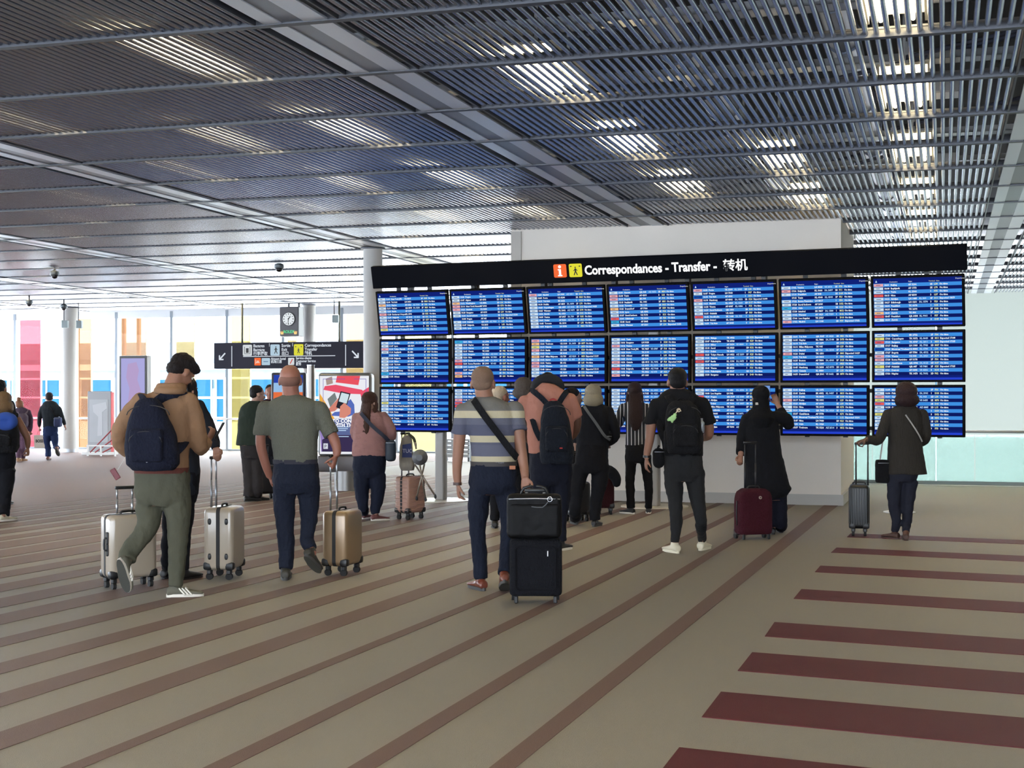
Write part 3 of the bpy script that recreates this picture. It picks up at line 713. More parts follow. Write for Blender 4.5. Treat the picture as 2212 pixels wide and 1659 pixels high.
def hand_(ang, ln, w, nm):
    d = Vector((math.sin(ang), math.cos(ang))); n_ = Vector((d.y, -d.x))*w; p0 = Vector((ccx, ccz))-d*cr*.1; p1 = Vector((ccx, ccz))+d*ln
    MB().plate([tuple(p0+n_), tuple(p1+n_*.6), tuple(p1-n_*.6), tuple(p0-n_)], -.036, -.031).build(nm, S_k, ck)
hand_(math.radians(41), cr*.55, .016, 'hour_hand'); hand_(math.radians(184), cr*.82, .011, 'minute_hand')
text('maker_text', 'ROLEX', .105, mat('clock green text', (60, 170, 110), .5, emit=.5), ck, (ccx, -.006, chh*.115), align='CENTER', bold=.003)
text('maker_text', 'ROLEX', .03, S_k, ck, (ccx, -.028, ccz+cr*.36), align='CENTER')
for s in (-1, 1):
    M_gold = mat('clock gold emblem', (214, 168, 96), .4, .3, emit=.2)
    x = ccx+s*cw*.36; z = chh*.12
    b = MB(); b.plate([(x-.035, z-.04), (x+.035, z-.04), (x+.045, z+.01), (x-.045, z+.01)], -.01, 0)
    for q in (-2, -1, 0, 1, 2):
        b.plate([(x+q*.018-.006, z+.005), (x+q*.018+.006, z+.005), (x+q*.024+.004, z+.05-abs(q)*.005), (x+q*.024-.004, z+.05-abs(q)*.005)], -.01, 0)
    b.build('crown_emblem', M_gold, ck)

# dome cameras and small boxes hanging from the ceiling
def dome(px, py, Y, label, s=1.0):
    r = empty('dome_camera', W(px, py, Y), 0, label=label, cat='camera'); z1 = CZ-.014-r.location.z
    MB().limb([(0, 0, .06), (0, 0, z1)], [.018, .018], 8, 0, 0).build('stem', M_dark, r, smooth=True)
    b = MB(); b.stack([(0, 0, .10, .035, .035), (0, 0, .075, .085, .085), (0, 0, 0.02, .095, .095), (0, 0, -.0, .08, .08)], 20, 2); b.build('housing', mat('camera grey', (84, 90, 94), .4, .4), r, auto=50)
    b = MB(); b.stack([(0, 0, .005, .07, .07), (0, 0, -.03, .062, .062), (0, 0, -.06, .035, .035), (0, 0, -.068, .01, .01)], 20, 2); b.build('lens_dome', mat('smoked dome', (26, 28, 32), .12), r, smooth=True)
dome(118, 595, 28.2, 'dark dome camera hanging from the ceiling above the round column, highest at left')
dome(603, 580, 27.0, 'dark dome camera hanging from the ceiling above the clock')
dome(63, 656, 35.5, 'small dome camera hanging from the ceiling above the red glass sheet')
dome(138, 665, 37.0, 'small dome camera hanging right at the top of the thick column')
def hangbox(px, py0, py1, w_px, Y, label):
    z0, z1 = zt_(py1, Y), zt_(py0, Y); w = w_px/FX*Y
    r = empty('hanging_box', ((px-CX)/FX*Y, Y, z0), 0, label=label, cat='loudspeaker')
    MB().rbox(w, .14, z1-z0, .01, (0, .07, (z1-z0)/2), 1).build('box', mat('pale grey box', (150, 164, 166), .5), r)
    MB().cyl((-w*.2, .07, z1-z0), (-w*.2, .07, CZ-.014-z0), .012, 8).build('rod', M_dark, r)
hangbox(139, 692, 708, 13, 37.6, 'pale grey box hanging at the left edge of the thick column')
hangbox(170, 692, 709, 12, 38.0, 'pale grey box hanging at the right edge of the thick column')
hangbox(724, 680, 697, 14, 37.0, 'pale grey box hanging between the clock and the slim column')

# ================================================================ TOTEMS AND FURNITURE AT THE BACK
# lit advertising totem on a metal drum
YA = 23.6; sA = YA/FX
ax = lambda px: (px-743)*sA; az = lambda py: zt_(py, YA)
ad = empty('advertising_totem', ((743-CX)/FX*YA, YA, 0), math.radians(-6), label='lit advertising totem with a red seat picture on a steel drum, beside the pink-top woman', cat='totem')
MB().cyl((0, .17, 0), (0, .17, az(1018)), 26*sA, 40).build('drum', mat('brushed drum', (140, 140, 140), .35, .8), ad, auto=40)
MB().rbox(117*sA, .3, az(985)-az(1020), .02, (0, .17, (az(985)+az(1020))/2)).build('lower_panel', mat('dark grey panel', (82, 78, 80), .4, .4), ad, auto=40)
fh = az(805)-az(986); MB().rbox(118*sA, .28, fh, .06, (0, .17, (az(805)+az(986))/2), 4).build('casing', mat('casing grey', (120, 122, 124), .35, .5), ad, auto=40)
MB().box(59*sA-.001, 59*sA+.004, .08, .26, az(975), az(815)).build('side_light', emis('side light white', (235, 244, 248), 1), ad)
yA = .024
def APl(pts, name, rgb, lay, s=1.0): MB().poly([(ax(p[0]), yA-.0006*lay, az(p[1])) for p in pts]).build(name, emis('ad %d %d %d' % rgb, rgb, s), scr)
scr = MB().quad((ax(689), yA, az(981)), (ax(797), yA, az(981)), (ax(797), yA, az(812)), (ax(689), yA, az(812))).build('poster_screen', emis('ad ground', (224, 226, 232), 1.1), ad)
APl([(727, 812), (778, 812), (774, 832), (724, 826)], 'seat_picture', (232, 84, 96), 1)
APl([(700, 834), (724, 831), (782, 842), (790, 852), (740, 850), (697, 842)], 'seat_picture', (232, 84, 108), 1)
APl([(778, 848), (797, 836), (797, 858), (780, 858)], 'seat_picture', (232, 84, 108), 1)
APl([(702, 818), (716, 813), (718, 828), (704, 832)], 'shade_picture', (170, 150, 140), 1)
APl([(706, 862), (722, 848), (727, 862), (712, 880)], 'shade_picture', (122, 130, 130), 1)
APl([(689, 850), (697, 862), (722, 905), (718, 912), (700, 894), (689, 880)], 'sleeve_picture', (240, 176, 70), 2)
APl([(708, 884), (730, 860), (737, 858), (736, 876), (722, 888), (712, 890)], 'hand_picture', (210, 132, 116), 3)
APl([(757, 862), (765, 874), (766, 895), (752, 900), (712, 898), (722, 890), (745, 888), (752, 866)], 'knee_picture', (88, 110, 186), 2)
APl([(735, 845), (757, 850), (745, 888), (725, 880)], 'phone_picture', (40, 40, 50), 4)
APl([(737, 848), (754, 852), (748, 872), (731, 867)], 'phone_display_picture', (206, 224, 232), 5)
APl([(734, 878), (743, 870), (758, 882), (757, 894), (744, 903), (732, 902)], 'hand_picture', (214, 138, 120), 6)
APl([(716, 905), (797, 905), (797, 940), (716, 940)], 'caption_ground', (92, 104, 150), 3)
APl([(716, 940), (797, 940), (797, 976), (694, 976), (694, 950)], 'lower_ground', (58, 48, 82), 3)
APl([(689, 930), (716, 930), (716, 976), (692, 976)], 'lower_ground', (150, 130, 190), 2)
text('poster_text', 'TO CONNECT\nWITH THE W', 10.5*sA, emis('ad text', (250, 250, 255), 1.1), scr, (ax(717), yA-.004, az(913)), bold=.003, ext=0, lsp=.85)
for k_, (y_, w_) in enumerate(((922, 36), (926, 34), (930, 30), (943, 36))):
    MB().quad((ax(717), yA-.003, az(y_+1)), (ax(717+w_), yA-.003, az(y_+1)), (ax(717+w_), yA-.003, az(y_-.6)), (ax(717), yA-.003, az(y_-.6))).build('fine_print', S_pale, scr)
MB().poly([(ax(697), yA-.003, az(970)), (ax(707), yA-.003, az(970)), (ax(707), yA-.003, az(958)), (ax(697), yA-.003, az(958))]).build('logo_tile', emis('logo tile', (210, 214, 226), 1), scr)
text('logo_letter', 'P', 10*sA, S_k, scr, (ax(699), yA-.004, az(968)), ext=0)
b = MB()
for s_ in ((696, 818, 697, 880), (790, 818, 791, 850), (696, 818, 745, 819), (765, 818, 791, 819)): b.quad(*[(ax(p), yA-.0035, az(q_)) for p, q_ in ((s_[0], s_[3]), (s_[2], s_[3]), (s_[2], s_[1]), (s_[0], s_[1]))])
b.build('outline_frame_picture', emis('ad violet line', (110, 90, 180), 1), scr)
# tall metal tube post next to it
YP = 22.6
pp = empty('steel_post', ((671.5-CX)/FX*YP, YP, 0), label='round brushed steel post standing between the information kiosk and the advertising totem', cat='post')
MB().limb([(0, 0, 0), (0, 0, zt_(790, YP))], [8*YP/FX, 8*YP/FX], 24, 0, 0).build('tube', mat('steel post', (138, 132, 126), .35, .8), pp, auto=40)
MB().cyl((0, 0, zt_(790, YP)), (0, 0, zt_(790, YP)+.015), 8*YP/FX+.004, 24).build('cap', M_metal, pp, auto=40)
# information kiosk
YK = 23.4; sK = YK/FX
kk = empty('information_kiosk', ((621-CX)/FX*YK, YK, 0), math.radians(-4), label='information kiosk with a blue, orange and white touch screen behind the balding man', cat='kiosk')
b = MB(); zk0, zk1 = zt_(930, YK), zt_(804, YK); tl = Matrix.Rotation(math.radians(-4), 4, 'X')
def K(o): o.matrix_local = Matrix.Translation((0, 0, zk0)) @ tl @ o.matrix_local; return o
hk = zk1-zk0
K(MB().rbox(76*sK, .12, hk, .03, (0, .06, hk/2)).build('screen_casing', mat('kiosk dark blue', (24, 26, 44), .35), kk, auto=40))
def KP(y0, y1, rgb, nm): K(MB().quad((-32*sK, -.003, y0*hk), (32*sK, -.003, y0*hk), (32*sK, -.003, y1*hk), (-32*sK, -.003, y1*hk)).build(nm, emis('kiosk %d %d %d' % rgb, rgb, 1.0), kk))
KP(.82, .955, (40, 66, 168), 'screen_header'); KP(.66, .82, (150, 190, 230), 'screen_band'); KP(.42, .66, (226, 112, 66), 'screen_orange'); KP(.05, .42, (176, 202, 232), 'screen_lower')
MB().rbox(.3, .25, zk0+.05, .03, (0, .18, (zk0+.05)/2)).build('pedestal', mat('kiosk grey', (120, 120, 124), .4, .3), kk, auto=40)
# tall digital totem at left
YT = 39.3; sT = YT/FX
tt = empty('digital_totem', ((292-CX)/FX*YT, YT, 0), GR+math.radians(5), label='tall digital totem with a lilac screen behind the tan hoodie man', cat='totem')
tz = lambda py: zt_(py, YT)
MB().rbox(72*sT, .62, tz(768)-.0, .05, (0, .31, (tz(768))/2)).build('casing', mat('totem white', (206, 212, 212), .5), tt, auto=40)
MB().box(-36*sT, 27*sT, -.02, 0, tz(925), tz(769)).build('black_front', M_black, tt)
MB().box(-32*sT, 23*sT, -.026, -.02, tz(896), tz(774)).build('screen', emis('lilac screen', (176, 174, 226), .95), tt)
b = MB(); b.poly([(-16*sT, -.028, tz(786)), (4*sT, -.028, tz(782)), (10*sT, -.028, tz(800)), (6*sT, -.028, tz(820)), (14*sT, -.028, tz(842)), (10*sT, -.028, tz(880)), (-18*sT, -.028, tz(884)), (-12*sT, -.028, tz(840)), (-20*sT, -.028, tz(815))]); b.build('screen_picture', emis('lilac picture', (186, 164, 208), .95), tt)
MB().box(-32*sT, -22*sT, -.024, -.02, tz(918), tz(908)).build('green_light_sign', emis('green sign', (110, 200, 140), .9), tt)
# poster stand
YB = 38.6; sB = YB/FX
ps = empty('poster_stand', ((216-CX)/FX*YB, YB, 0), GR, label='pale grey poster stand with a faint picture beside the thick column', cat='poster stand')
pz = lambda py: zt_(py, YB)
MB().rbox(58*sB, .08, pz(845)-.08, .01, (0, 0, (pz(845)+.08)/2), 1).build('board', mat('poster grey', (150, 152, 154), .6), ps)
MB().box(-24*sB, 22*sB, -.046, -.04, pz(955), pz(863)).build('poster', mat('poster pale grey', (163, 165, 168), .5, var=.12, bump=.0, bscale=1.6), ps)
b = MB(); b.plate([(-16*sB, pz(875)), (18*sB, pz(868)), (20*sB, pz(882)), (8*sB, pz(890)), (9*sB, pz(940)), (-4*sB, pz(942)), (-2*sB, pz(900)), (-14*sB, pz(890))], -.05, -.046); b.build('picture_shape', mat('poster lighter shape', (178, 180, 182), .5), ps)
MB().box(29*sB, 33*sB, -.04, .04, .08, pz(847)).build('red_edge', mat('red edge', (214, 92, 92), .5), ps)
MB().rbox(66*sB, .5, .08, .01, (0, 0, .04), 1).build('foot', M_white, ps)
br = empty('low_barrier', ((218-CX)/FX*(YB-1.0), YB-1.0, 0), GR, label='low white barrier with slanting red bars in front of the poster stand', cat='barrier')
for z in (.05, .26): MB().box(-34*sB, 36*sB, -.02, .02, z, z+.035).build('rail', M_white, br)
for x in (-32, 0, 34): MB().box(x*sB-.02, x*sB+.02, -.02, .02, 0, .26).build('post', M_white, br)
M_redbar = mat('dark red bar', (150, 46, 50), .5)
for x0, z0, x1, z1 in ((-28, .10, 26, .72), (-16, .10, 26, .44), (2, .10, 26, .24)):
    MB().limb([(x0*sB, .04, z0), (x1*sB, .04, z1)], [.018, .018], 8, 0, 0).build('slanting_bar', M_redbar, br)
# slatted bench far behind the screens
bn = empty('slatted_bench', ((972-CX)/FX*34.6, 34.6, 0), GR, label='grey slatted bench far behind the post under the screens', cat='bench')
for i in range(4): MB().box(-.22, .5, -.03, .03, .10+i*.10, .18+i*.10).build('slat', mat('bench grey', (150, 152, 154), .5), bn)
for x in (-.2, .46): MB().box(x, x+.04, -.02, .3, 0, .5).build('leg', M_dark, bn)
MB().box(-.22, .5, 0, .42, .5, .54).build('seat', mat('bench grey', (150, 152, 154), .5), bn)
# white floor disc by the right-hand woman
YD = FX*CH/(1107-HY)
dd = empty('floor_disc', ((1943-CX)/FX*YD, YD, 0), label='round white foot plate lying on the carpet behind the right-hand woman', cat='floor plate')
b = MB(); b.stack([(0, 0, 0, .215, .215), (0, 0, .012, .21, .21), (0, 0, .03, .12, .12), (0, 0, .034, .02, .02)], 32, 2); b.build('disc', mat('disc white', (226, 226, 224), .4), dd, smooth=True)
# ================================================================ PEOPLE
SKIN = {k: mat('skin %s' % k, tuple(int(x*.76) for x in c), .55, bump=.04, bscale=60, var=.06) for k, c in dict(pale=(206, 160, 138), tan=(178, 126, 100), ruddy=(186, 122, 100), dark=(112, 76, 60), warm=(196, 142, 116)).items()}
def cloth(name, rgb, **k):
    a = dict(bump=.8, bscale=11, var=.12, stretch=(1, 1, .6)); a.update(k); return mat(name, tuple(x*.76 for x in rgb), .9, spec=.2, **a)
M_eyew = mat('eye white', (225, 222, 216), .3); M_iris = mat('iris', (46, 34, 26), .3)
def frame_from(d, up=(0, 0, 1)):
    d = Vector(d).normalized(); u = Vector(up); u = (u-d*u.dot(d)); u = u.normalized() if u.length > 1e-4 else Vector((1, 0, 0)); return d, u, d.cross(u)
def hand_mesh(b, wrist, d, palm, side, curl=.5, s=1.0):
    """palm + four unequal fingers + side thumb; d = hand direction, palm = palm normal, side=+1/-1 thumb side"""
    d = Vector(d).normalized(); n = Vector(palm); n = (n-d*n.dot(d)).normalized(); w = d.cross(n)*side   # w = towards thumb
    P = lambda a, q, c: Vector(wrist)+(d*a+w*q+n*c)*s
    b.limb([P(-.015, 0, 0), P(.03, 0, 0), P(.062, 0, .002), P(.085, 0, .004)], [.026*s, .034*s, .040*s, .036*s], 14, 2, 2, flat=(1.0, .42), ref=w)
    for q, ln in ((.029, .070), (.010, .078), (-.010, .073), (-.028, .058)):
        a = P(.078, q, .003); pts = [a]; ang = 0; cur = a; seg = ln*s
        for k, f in enumerate((.42, .32, .26)):
            ang += curl*(.75, .95, .7)[k]; cur = cur+(d*math.cos(ang)+n*math.sin(ang))*seg*f; pts.append(cur)
        b.limb(pts, [.0098*s, .0092*s, .0084*s, .0072*s], 8, 1, 1)
    t0 = P(.015, .024, .006); b.limb([t0, P(.040, .050, .014+.01*curl), P(.064, .056, .022+.022*curl), P(.082, .050, .03+.03*curl)], [.013*s, .0118*s, .0102*s, .0082*s], 8, 1, 1)
def head_mesh(b, M, s=1.0, nose=True):
    E = lambda c, x, y, z: b.ell((0, 0, 0), x*s, y*s, z*s, M=None) if False else b.rings([[M @ (Vector(c)*s+Vector((x*s*math.sin(PI*i/11)*math.cos(2*PI*j/18), y*s*math.sin(PI*i/11)*math.sin(2*PI*j/18), z*s*math.cos(PI*i/11)))) for j in range(18)] for i in range(1, 11)])
    E((0, -.008, .032), .0755, .092, .083); E((0, .026, -.022), .062, .067, .078); E((0, .052, -.078), .036, .038, .026); E((0, .0, -.055), .056, .06, .05)
    E((0, .078, .026), .052, .016, .012)
    for q in (-1, 1):
        E((q*.077, -.002, -.008), .011, .02, .033); E((q*.034, .062, -.024), .024, .022, .026)
    if nose:
        b.limb([M @ (Vector(p)*s) for p in ((0, .088, .012), (0, .099, -.008), (0, .110, -.028), (0, .096, -.036))], [.008*s, .011*s, .015*s, .012*s], 8, 2, 1)
        E((0, .088, -.055), .025, .009, .006); E((0, .085, -.066), .022, .009, .006)
def hair_mesh(b, M, style, s=1.0):
    E = lambda c, x, y, z: b.rings([[M @ (Vector(c)*s+Vector((x*s*math.sin(PI*i/11)*math.cos(2*PI*j/20), y*s*math.sin(PI*i/11)*math.sin(2*PI*j/20), z*s*math.cos(PI*i/11)))) for j in range(20)] for i in range(1, 11)])
    if style == 'short': E((0, -.022, .048), .0815, .093, .078); E((0, -.05, .0), .071, .055, .06)
    elif style == 'buzz': E((0, -.017, .040), .078, .092, .080); E((0, -.046, -.004), .068, .052, .05)
    elif style == 'fringe': E((0, -.026, .002), .077, .078, .058)
    elif style == 'tousled':
        E((0, -.012, .055), .086, .100, .08); E((0, -.05, .0), .076, .06, .06); E((.0, .06, .088), .06, .045, .03); E((.03, .075, .07), .04, .03, .03)
    elif style == 'bob':
        E((0, -.018, .05), .092, .104, .085); E((0, -.045, -.035), .106, .088, .085); 
        for q in (-1, 1): E((q*.072, .012, -.05), .034, .06, .07)
    elif style == 'round':
        E((0, -.016, .045), .108, .114, .100); E((0, -.045, -.04), .122, .098, .078)
        for q in (-1, 1): E((q*.07, .01, -.045), .04, .055, .06)
    elif style == 'long':
        E((0, -.014, .048), .086, .102, .085)
        b.limb([M @ (Vector(p)*s) for p in ((0, -.055, .03), (0, -.075, -.08), (.005, -.095, -.2), (0, -.11, -.32), (0, -.115, -.40))], [.07*s, .078*s, .085*s, .088*s, .055*s], 16, 2, 2, flat=(1, .42), ref=M.to_3x3() @ Vector((1, 0, 0)))
        for q in (-1, 1): b.limb([M @ (Vector(p)*s) for p in ((q*.06, .01, .03), (q*.078, .01, -.05), (q*.075, -.03, -.15))], [.03*s, .03*s, .03*s], 10, 2, 2)
    elif style == 'bun':
        E((0, -.02, .045), .08, .096, .08); E((0, -.05, 0), .07, .056, .06); E((.01, -.06, .14), .045, .042, .04); E((-.02, -.05, .15), .025, .025, .025); E((.04, -.05, .145), .022, .022, .022)
    elif style == 'hijab':
        E((0, -.014, .045), .090, .106, .09); E((0, -.02, -.04), .085, .09, .09); b.limb([M @ (Vector(p)*s) for p in ((0, -.02, -.06), (0, -.035, -.14), (0, -.04, -.20))], [.082*s, .10*s, .14*s], 16, 2, 2, flat=(1, .8), ref=M.to_3x3() @ Vector((1, 0, 0)))
M_outs = mat('outsole rubber', (58, 58, 52), .8)
def shoe(root, pos, yaw, pitch, L, M_up, M_sole, s=1.0, low=False, roll=0, stripes=None):
    """pos = point under the ankle; built along +y; pitch>0 raises the heel about the toe"""
    R = Matrix.Rotation(-yaw, 4, 'Z') @ Matrix.Translation((0, L*.55, 0)) @ Matrix.Rotation(-pitch, 4, 'X') @ Matrix.Translation((0, -L*.55, 0)) @ Matrix.Rotation(roll, 4, 'Y')
    T = Matrix.Translation(pos) @ R
    y0 = -.26*L; k = L/.29
    b = MB(); rr = []
    prof = [(0, .030, .045), (.06, .040, .062), (.2, .042, .066), (.34, .042, .060), (.48, .043, .048), (.64, .048, .038), (.8, .049, .030), (.93, .040, .024), (1.0, .020, .014)]
    for f, hw, hh in prof:
        zc = .018*k+hh*k*.5; rr.append([Vector((hw*k*math.cos(2*PI*j/14), y0+f*L, max(.012, zc+hh*k*.62*math.sin(2*PI*j/14)))) for j in range(14)])
    b.rings([[T @ p for p in r] for r in rr])
    if not low: b.limb([T @ Vector((0, 0, .05*k)), T @ Vector((0, -.004, .095*k))], [.042*k, .040*k], 14, 0, 1)
    up = soft(b.build('shoe', M_up, root), .008, 2)
    b = MB(); pts = []
    for i in range(20):
        t = 2*PI*i/20; c, s_ = math.cos(t), math.sin(t); w = (.046 if s_ > 0 else .038)*k
        pts.append((w*math.copysign(abs(c)**.85, c), y0+L*.5+L*.515*math.copysign(abs(s_)**.85, s_)))
    h = .026*k if M_sole is not M_up else .016*k
    vs = [T @ Vector((p[0], p[1], 0.001)) for p in pts]+[T @ Vector((p[0]*.98, p[1], h)) for p in pts]
    b.add(vs, [tuple(range(20))[::-1], tuple(range(20, 40))]+[(i, (i+1) % 20, 20+(i+1) % 20, 20+i) for i in range(20)])
    b.build('sole', M_sole, up, auto=50)
    b = MB(); vs = [T @ Vector((p[0]*.97, y0+L*.5+(p[1]-y0-L*.5)*.98, z_)) for z_ in (-.003, .002) for p in pts]
    b.add(vs, [tuple(range(20))[::-1], tuple(range(20, 40))]+[(i, (i+1) % 20, 20+(i+1) % 20, 20+i) for i in range(20)]); b.build('outsole', M_outs, up)
    if stripes:
        for q in (0, 1, 2):
            y = y0+L*(.42+q*.09); bb = MB()
            for sx in (-1, 1): bb.limb([T @ Vector((sx*.051*k, y+.02, .022)), T @ Vector((sx*.049*k, y, .045)), T @ Vector((sx*.030*k, y-.025, .072*k))], [.007, .007, .006], 6, 1, 1)
            o = bb.build('shoe_stripe', stripes, up, smooth=True)
    return T @ Vector((0, -.005, .09*k))
TW = .94
def person(label, Y, px, sp):
    X0 = (px-CX)/FX*Y; root = empty('person', (X0, Y, 0), label=label, cat='person')
    near = Y < 15; vox = .0085 if near else .0105 if Y < 25 else .016
    s = Y/FX
    def P(p):   # (px, py, dy) -> local point
        dy = p[2] if len(p) > 2 else 0
        w = W(p[0], p[1], Y+dy); return Vector((w.x-X0, dy, w.z))
    body = MB(); M_sk = SKIN[sp.get('skin', 'warm')]
    # head
    hx, hy = sp['head'][:2]; hd = sp['head'][2] if len(sp['head']) > 2 else 0; hs = sp.get('hs', 1.0)*1.15
    hc = P((hx, hy, hd)); hc.z -= .016; yaw = math.radians(sp.get('yaw', 0)); bow = math.radians(sp.get('bow', 0)); tilt = math.radians(sp.get('tilt', 0))
    M = Matrix.Translation(hc) @ Matrix.Rotation(-yaw, 4, 'Z') @ Matrix.Rotation(-bow, 4, 'X') @ Matrix.Rotation(tilt, 4, 'Y')
    head_mesh(body, M, hs)
    byaw = math.radians(sp.get('byaw', 0)); cb, sb = math.cos(byaw), math.sin(byaw)
    nk = P(sp['neck']); nr = sp.get('nr', .056)*1.12
    body.limb([nk+Vector((0, 0, -.05)), nk, M @ Vector((0, -.02, -.04))], [nr*1.35, nr, nr*.95], 14, 2, 1)
    # torso rings: (py, cx, hw_px, depth_m, dy)
    def ring3(rows, f=1.0, inset=0):
        L = []
        for r in rows:
            py, cx, hw, dp = r[:4]; dy = r[4] if len(r) > 4 else 0; c = P((cx, py, dy)); L.append((c.x, c.y, c.z, max(.02, hw*s*f*TW-inset), max(.02, dp*f-inset)))
        return L
    def smooth_rows(L):
        out = []
        for i in range(len(L)-1):
            a = L[max(i-1, 0)]; b_ = L[i]; c = L[i+1]; d = L[min(i+2, len(L)-1)]
            for k in range(3):
                t = k/3; out.append(tuple(.5*((2*b_[q])+(c[q]-a[q])*t+(2*a[q]-5*b_[q]+4*c[q]-d[q])*t*t+(3*b_[q]-a[q]-3*c[q]+d[q])*t**3) for q in range(5)))
        out.append(L[-1]); return out
    tor = sp['torso']; hips = sp['hips']
    body.stack(smooth_rows(ring3(tor, 1, .018)), 20, 2.2); body.stack(smooth_rows(ring3(hips, 1, .018)), 20, 2.2)
    M_top, M_bot = sp['top'], sp['bottom']
    top = MB(); top.stack(smooth_rows(ring3(tor)), 28, 2.25)
    bot = MB(); bot.stack(smooth_rows(ring3(hips)), 28, 2.25)
    # arms
    for key, side in (('armL', -1), ('armR', 1)):
        A = sp.get(key)
        if not A: continue
        pts = [P(p) for p in A['p']]; rad = A.get('r', [.058, .05, .044, .034]); rad = (rad+[rad[-1]]*9)[:len(pts)]
        covered = A.get('sleeve', 1.0); n = len(pts)
        body.limb(pts, [r*(.72 if (i < covered*(n-1)-.3) else .9) for i, r in enumerate(rad)], 12, 3, 0)
        if covered > 0:
            m = covered*(n-1); i0 = int(m); sp_pts = pts[:i0+1]; sr = [r+.008 for r in rad[:i0+1]]
            if m-i0 > .01: sp_pts = sp_pts+[pts[i0].lerp(pts[i0+1], m-i0)]; sr = sr+[(rad[i0]*(1-(m-i0))+rad[i0+1]*(m-i0))+A.get('cuff', .012)]
            if len(sp_pts) > 1:
                top.limb(sp_pts, sr, 14, 3, 0); top.ell(tuple(pts[0]), sr[0], sr[0], sr[0])
        if A.get('hand', True):
            d = A.get('hd'); d = Vector(d) if d else (pts[-1]-pts[-2]).normalized()
            pl = A.get('palm', (0, 1, 0) if side > 0 else (0, 1, 0)); hand_mesh(body, pts[-1], d, pl, A.get('thumb', side), A.get('curl', .5), A.get('hsz', 1.0))
    # legs
    for key in ('legL', 'legR'):
        Lg = sp.get(key)
        if not Lg: continue
        f = Lg['foot']; fp = P((f['x'], f.get('y', 0) or HY+FX*CH/(Y+f.get('dy', 0)), f.get('dy', 0)))
        if not f.get('y'): fp.z = 0
        ank = shoe(root, fp, math.radians(f.get('yaw', 0)), math.radians(f.get('pitch', 0)), f.get('L', .29), sp['shoe'], sp.get('sole', sp['shoe']), low=f.get('low', False), roll=math.radians(f.get('roll', 0)), stripes=sp.get('sstripes'))
        pts = [P(p) for p in Lg['p']]+[ank]; rp = [r*s for r in Lg['r']]
        body.limb(pts+[ank+(ank-pts[-2]).normalized()*.02], [max(.03, r*.8) for r in rp]+[.036, .034], 12, 3, 1)
        body.limb([ank+Vector((0, 0, .0)), ank+(ank-pts[-2]).normalized()*.03], [.036, .034], 10, 0, 1)
        hem = Lg.get('hem', .9); e = pts[-2].lerp(ank, hem+.1); bot.limb(pts[:-1]+[e], rp+[Lg.get('hr', rp[-1]/s*1.0)*s if Lg.get('hr') else rp[-1]], 16, 3, 0)
    if 'skirt' in sp: top.stack(smooth_rows(ring3(sp['skirt'])), 30, 2.1)
    soft(body.build('body', M_sk, root), vox, 2)
    o = soft(top.build(sp.get('topname', 'shirt'), M_top, root), max(vox, .011), 4, disp=sp.get('fold', .022), dscale=.11)
    if sp.get('tl'): o['label'] = sp['tl']
    soft(bot.build(sp.get('botname', 'trousers'), M_bot, root), max(vox, .011), 4, disp=sp.get('bfold', .022), dscale=.09)
    # face
    for q in (-1, 1):
        e = MB().ell(tuple(M @ (Vector((q*.032, .078, .002))*hs)), .012*hs, .012*hs, .012*hs, None, 10, 6).build('eye', M_eyew, root, smooth=True)
        MB().ell(tuple(M @ (Vector((q*.032, .0865, .002))*hs)), .0058*hs, .0058*hs, .0058*hs, None, 8, 5).build('iris', M_iris, e, smooth=True)
    if sp.get('hair'):
        b = MB(); hair_mesh(b, M, sp['hair'][0], hs); soft(b.build(sp.get('hairname', 'hair'), sp['hair'][1], root), .0085, 2, disp=sp.get('hdisp', .01), dscale=.03)
    if sp.get('collar'):
        w = sp.get('cw', .072); b = MB(); b.limb([nk+Vector((0, -.004, -.035)), nk+Vector((0, 0, .0))], [w*1.08, w*.95], 24, 0, 0); b.build('collar', sp['collar'], root, smooth=True)
    if sp.get('belt'):
        r = ring3([hips[0]])[0]; b = MB(); b.stack([(r[0], r[1], r[2]-.045, r[3]+.004, r[4]+.004), (r[0], r[1], r[2]-.008, r[3]+.006, r[4]+.006)], 28, 2.25); b.build('belt', sp['belt'], root, auto=60)
    if sp.get('waistband'):
        r = ring3([tor[-1]])[0]; b = MB(); b.stack([(r[0], r[1], r[2]-.012, r[3]+.003, r[4]+.003), (r[0], r[1], r[2]+.03, r[3]+.008, r[4]+.008)], 28, 2.25); b.build('hem_band', sp['waistband'], root, auto=60)
    return root, P, M
def watch(root, c, d, r, m, name='wrist_watch'):
    d = Vector(d).normalized(); b = MB(); b.limb([Vector(c)-d*.012, Vector(c)+d*.012], [r, r], 16, 0, 0); o = b.build(name, m, root, auto=50); return o
def ribbon(b, pts, w, t=.004, sub=4, wref=None):
    """flat strap through 3D points, width w"""
    P = [Vector(p) for p in pts]; Q = []
    for i in range(len(P)-1):
        a = P[max(i-1, 0)]; b_ = P[i]; c = P[i+1]; d = P[min(i+2, len(P)-1)]
        for k in range(sub):
            q = k/sub; Q.append(.5*((2*b_)+(c-a)*q+(2*a-5*b_+4*c-d)*q*q+(3*b_-a-3*c+d)*q**3))
    Q.append(P[-1]); R = []
    for i, p in enumerate(Q):
        tn = (Q[min(i+1, len(Q)-1)]-Q[max(i-1, 0)]).normalized(); ref = Vector(wref) if wref else Vector((0, 1, 0)); nrm_ = (ref-tn*ref.dot(tn)).normalized(); u = tn.cross(nrm_).normalized()
        R.append([p+u*w/2+nrm_*t, p-u*w/2+nrm_*t, p-u*w/2-nrm_*t, p+u*w/2-nrm_*t])
    return b.rings(R)

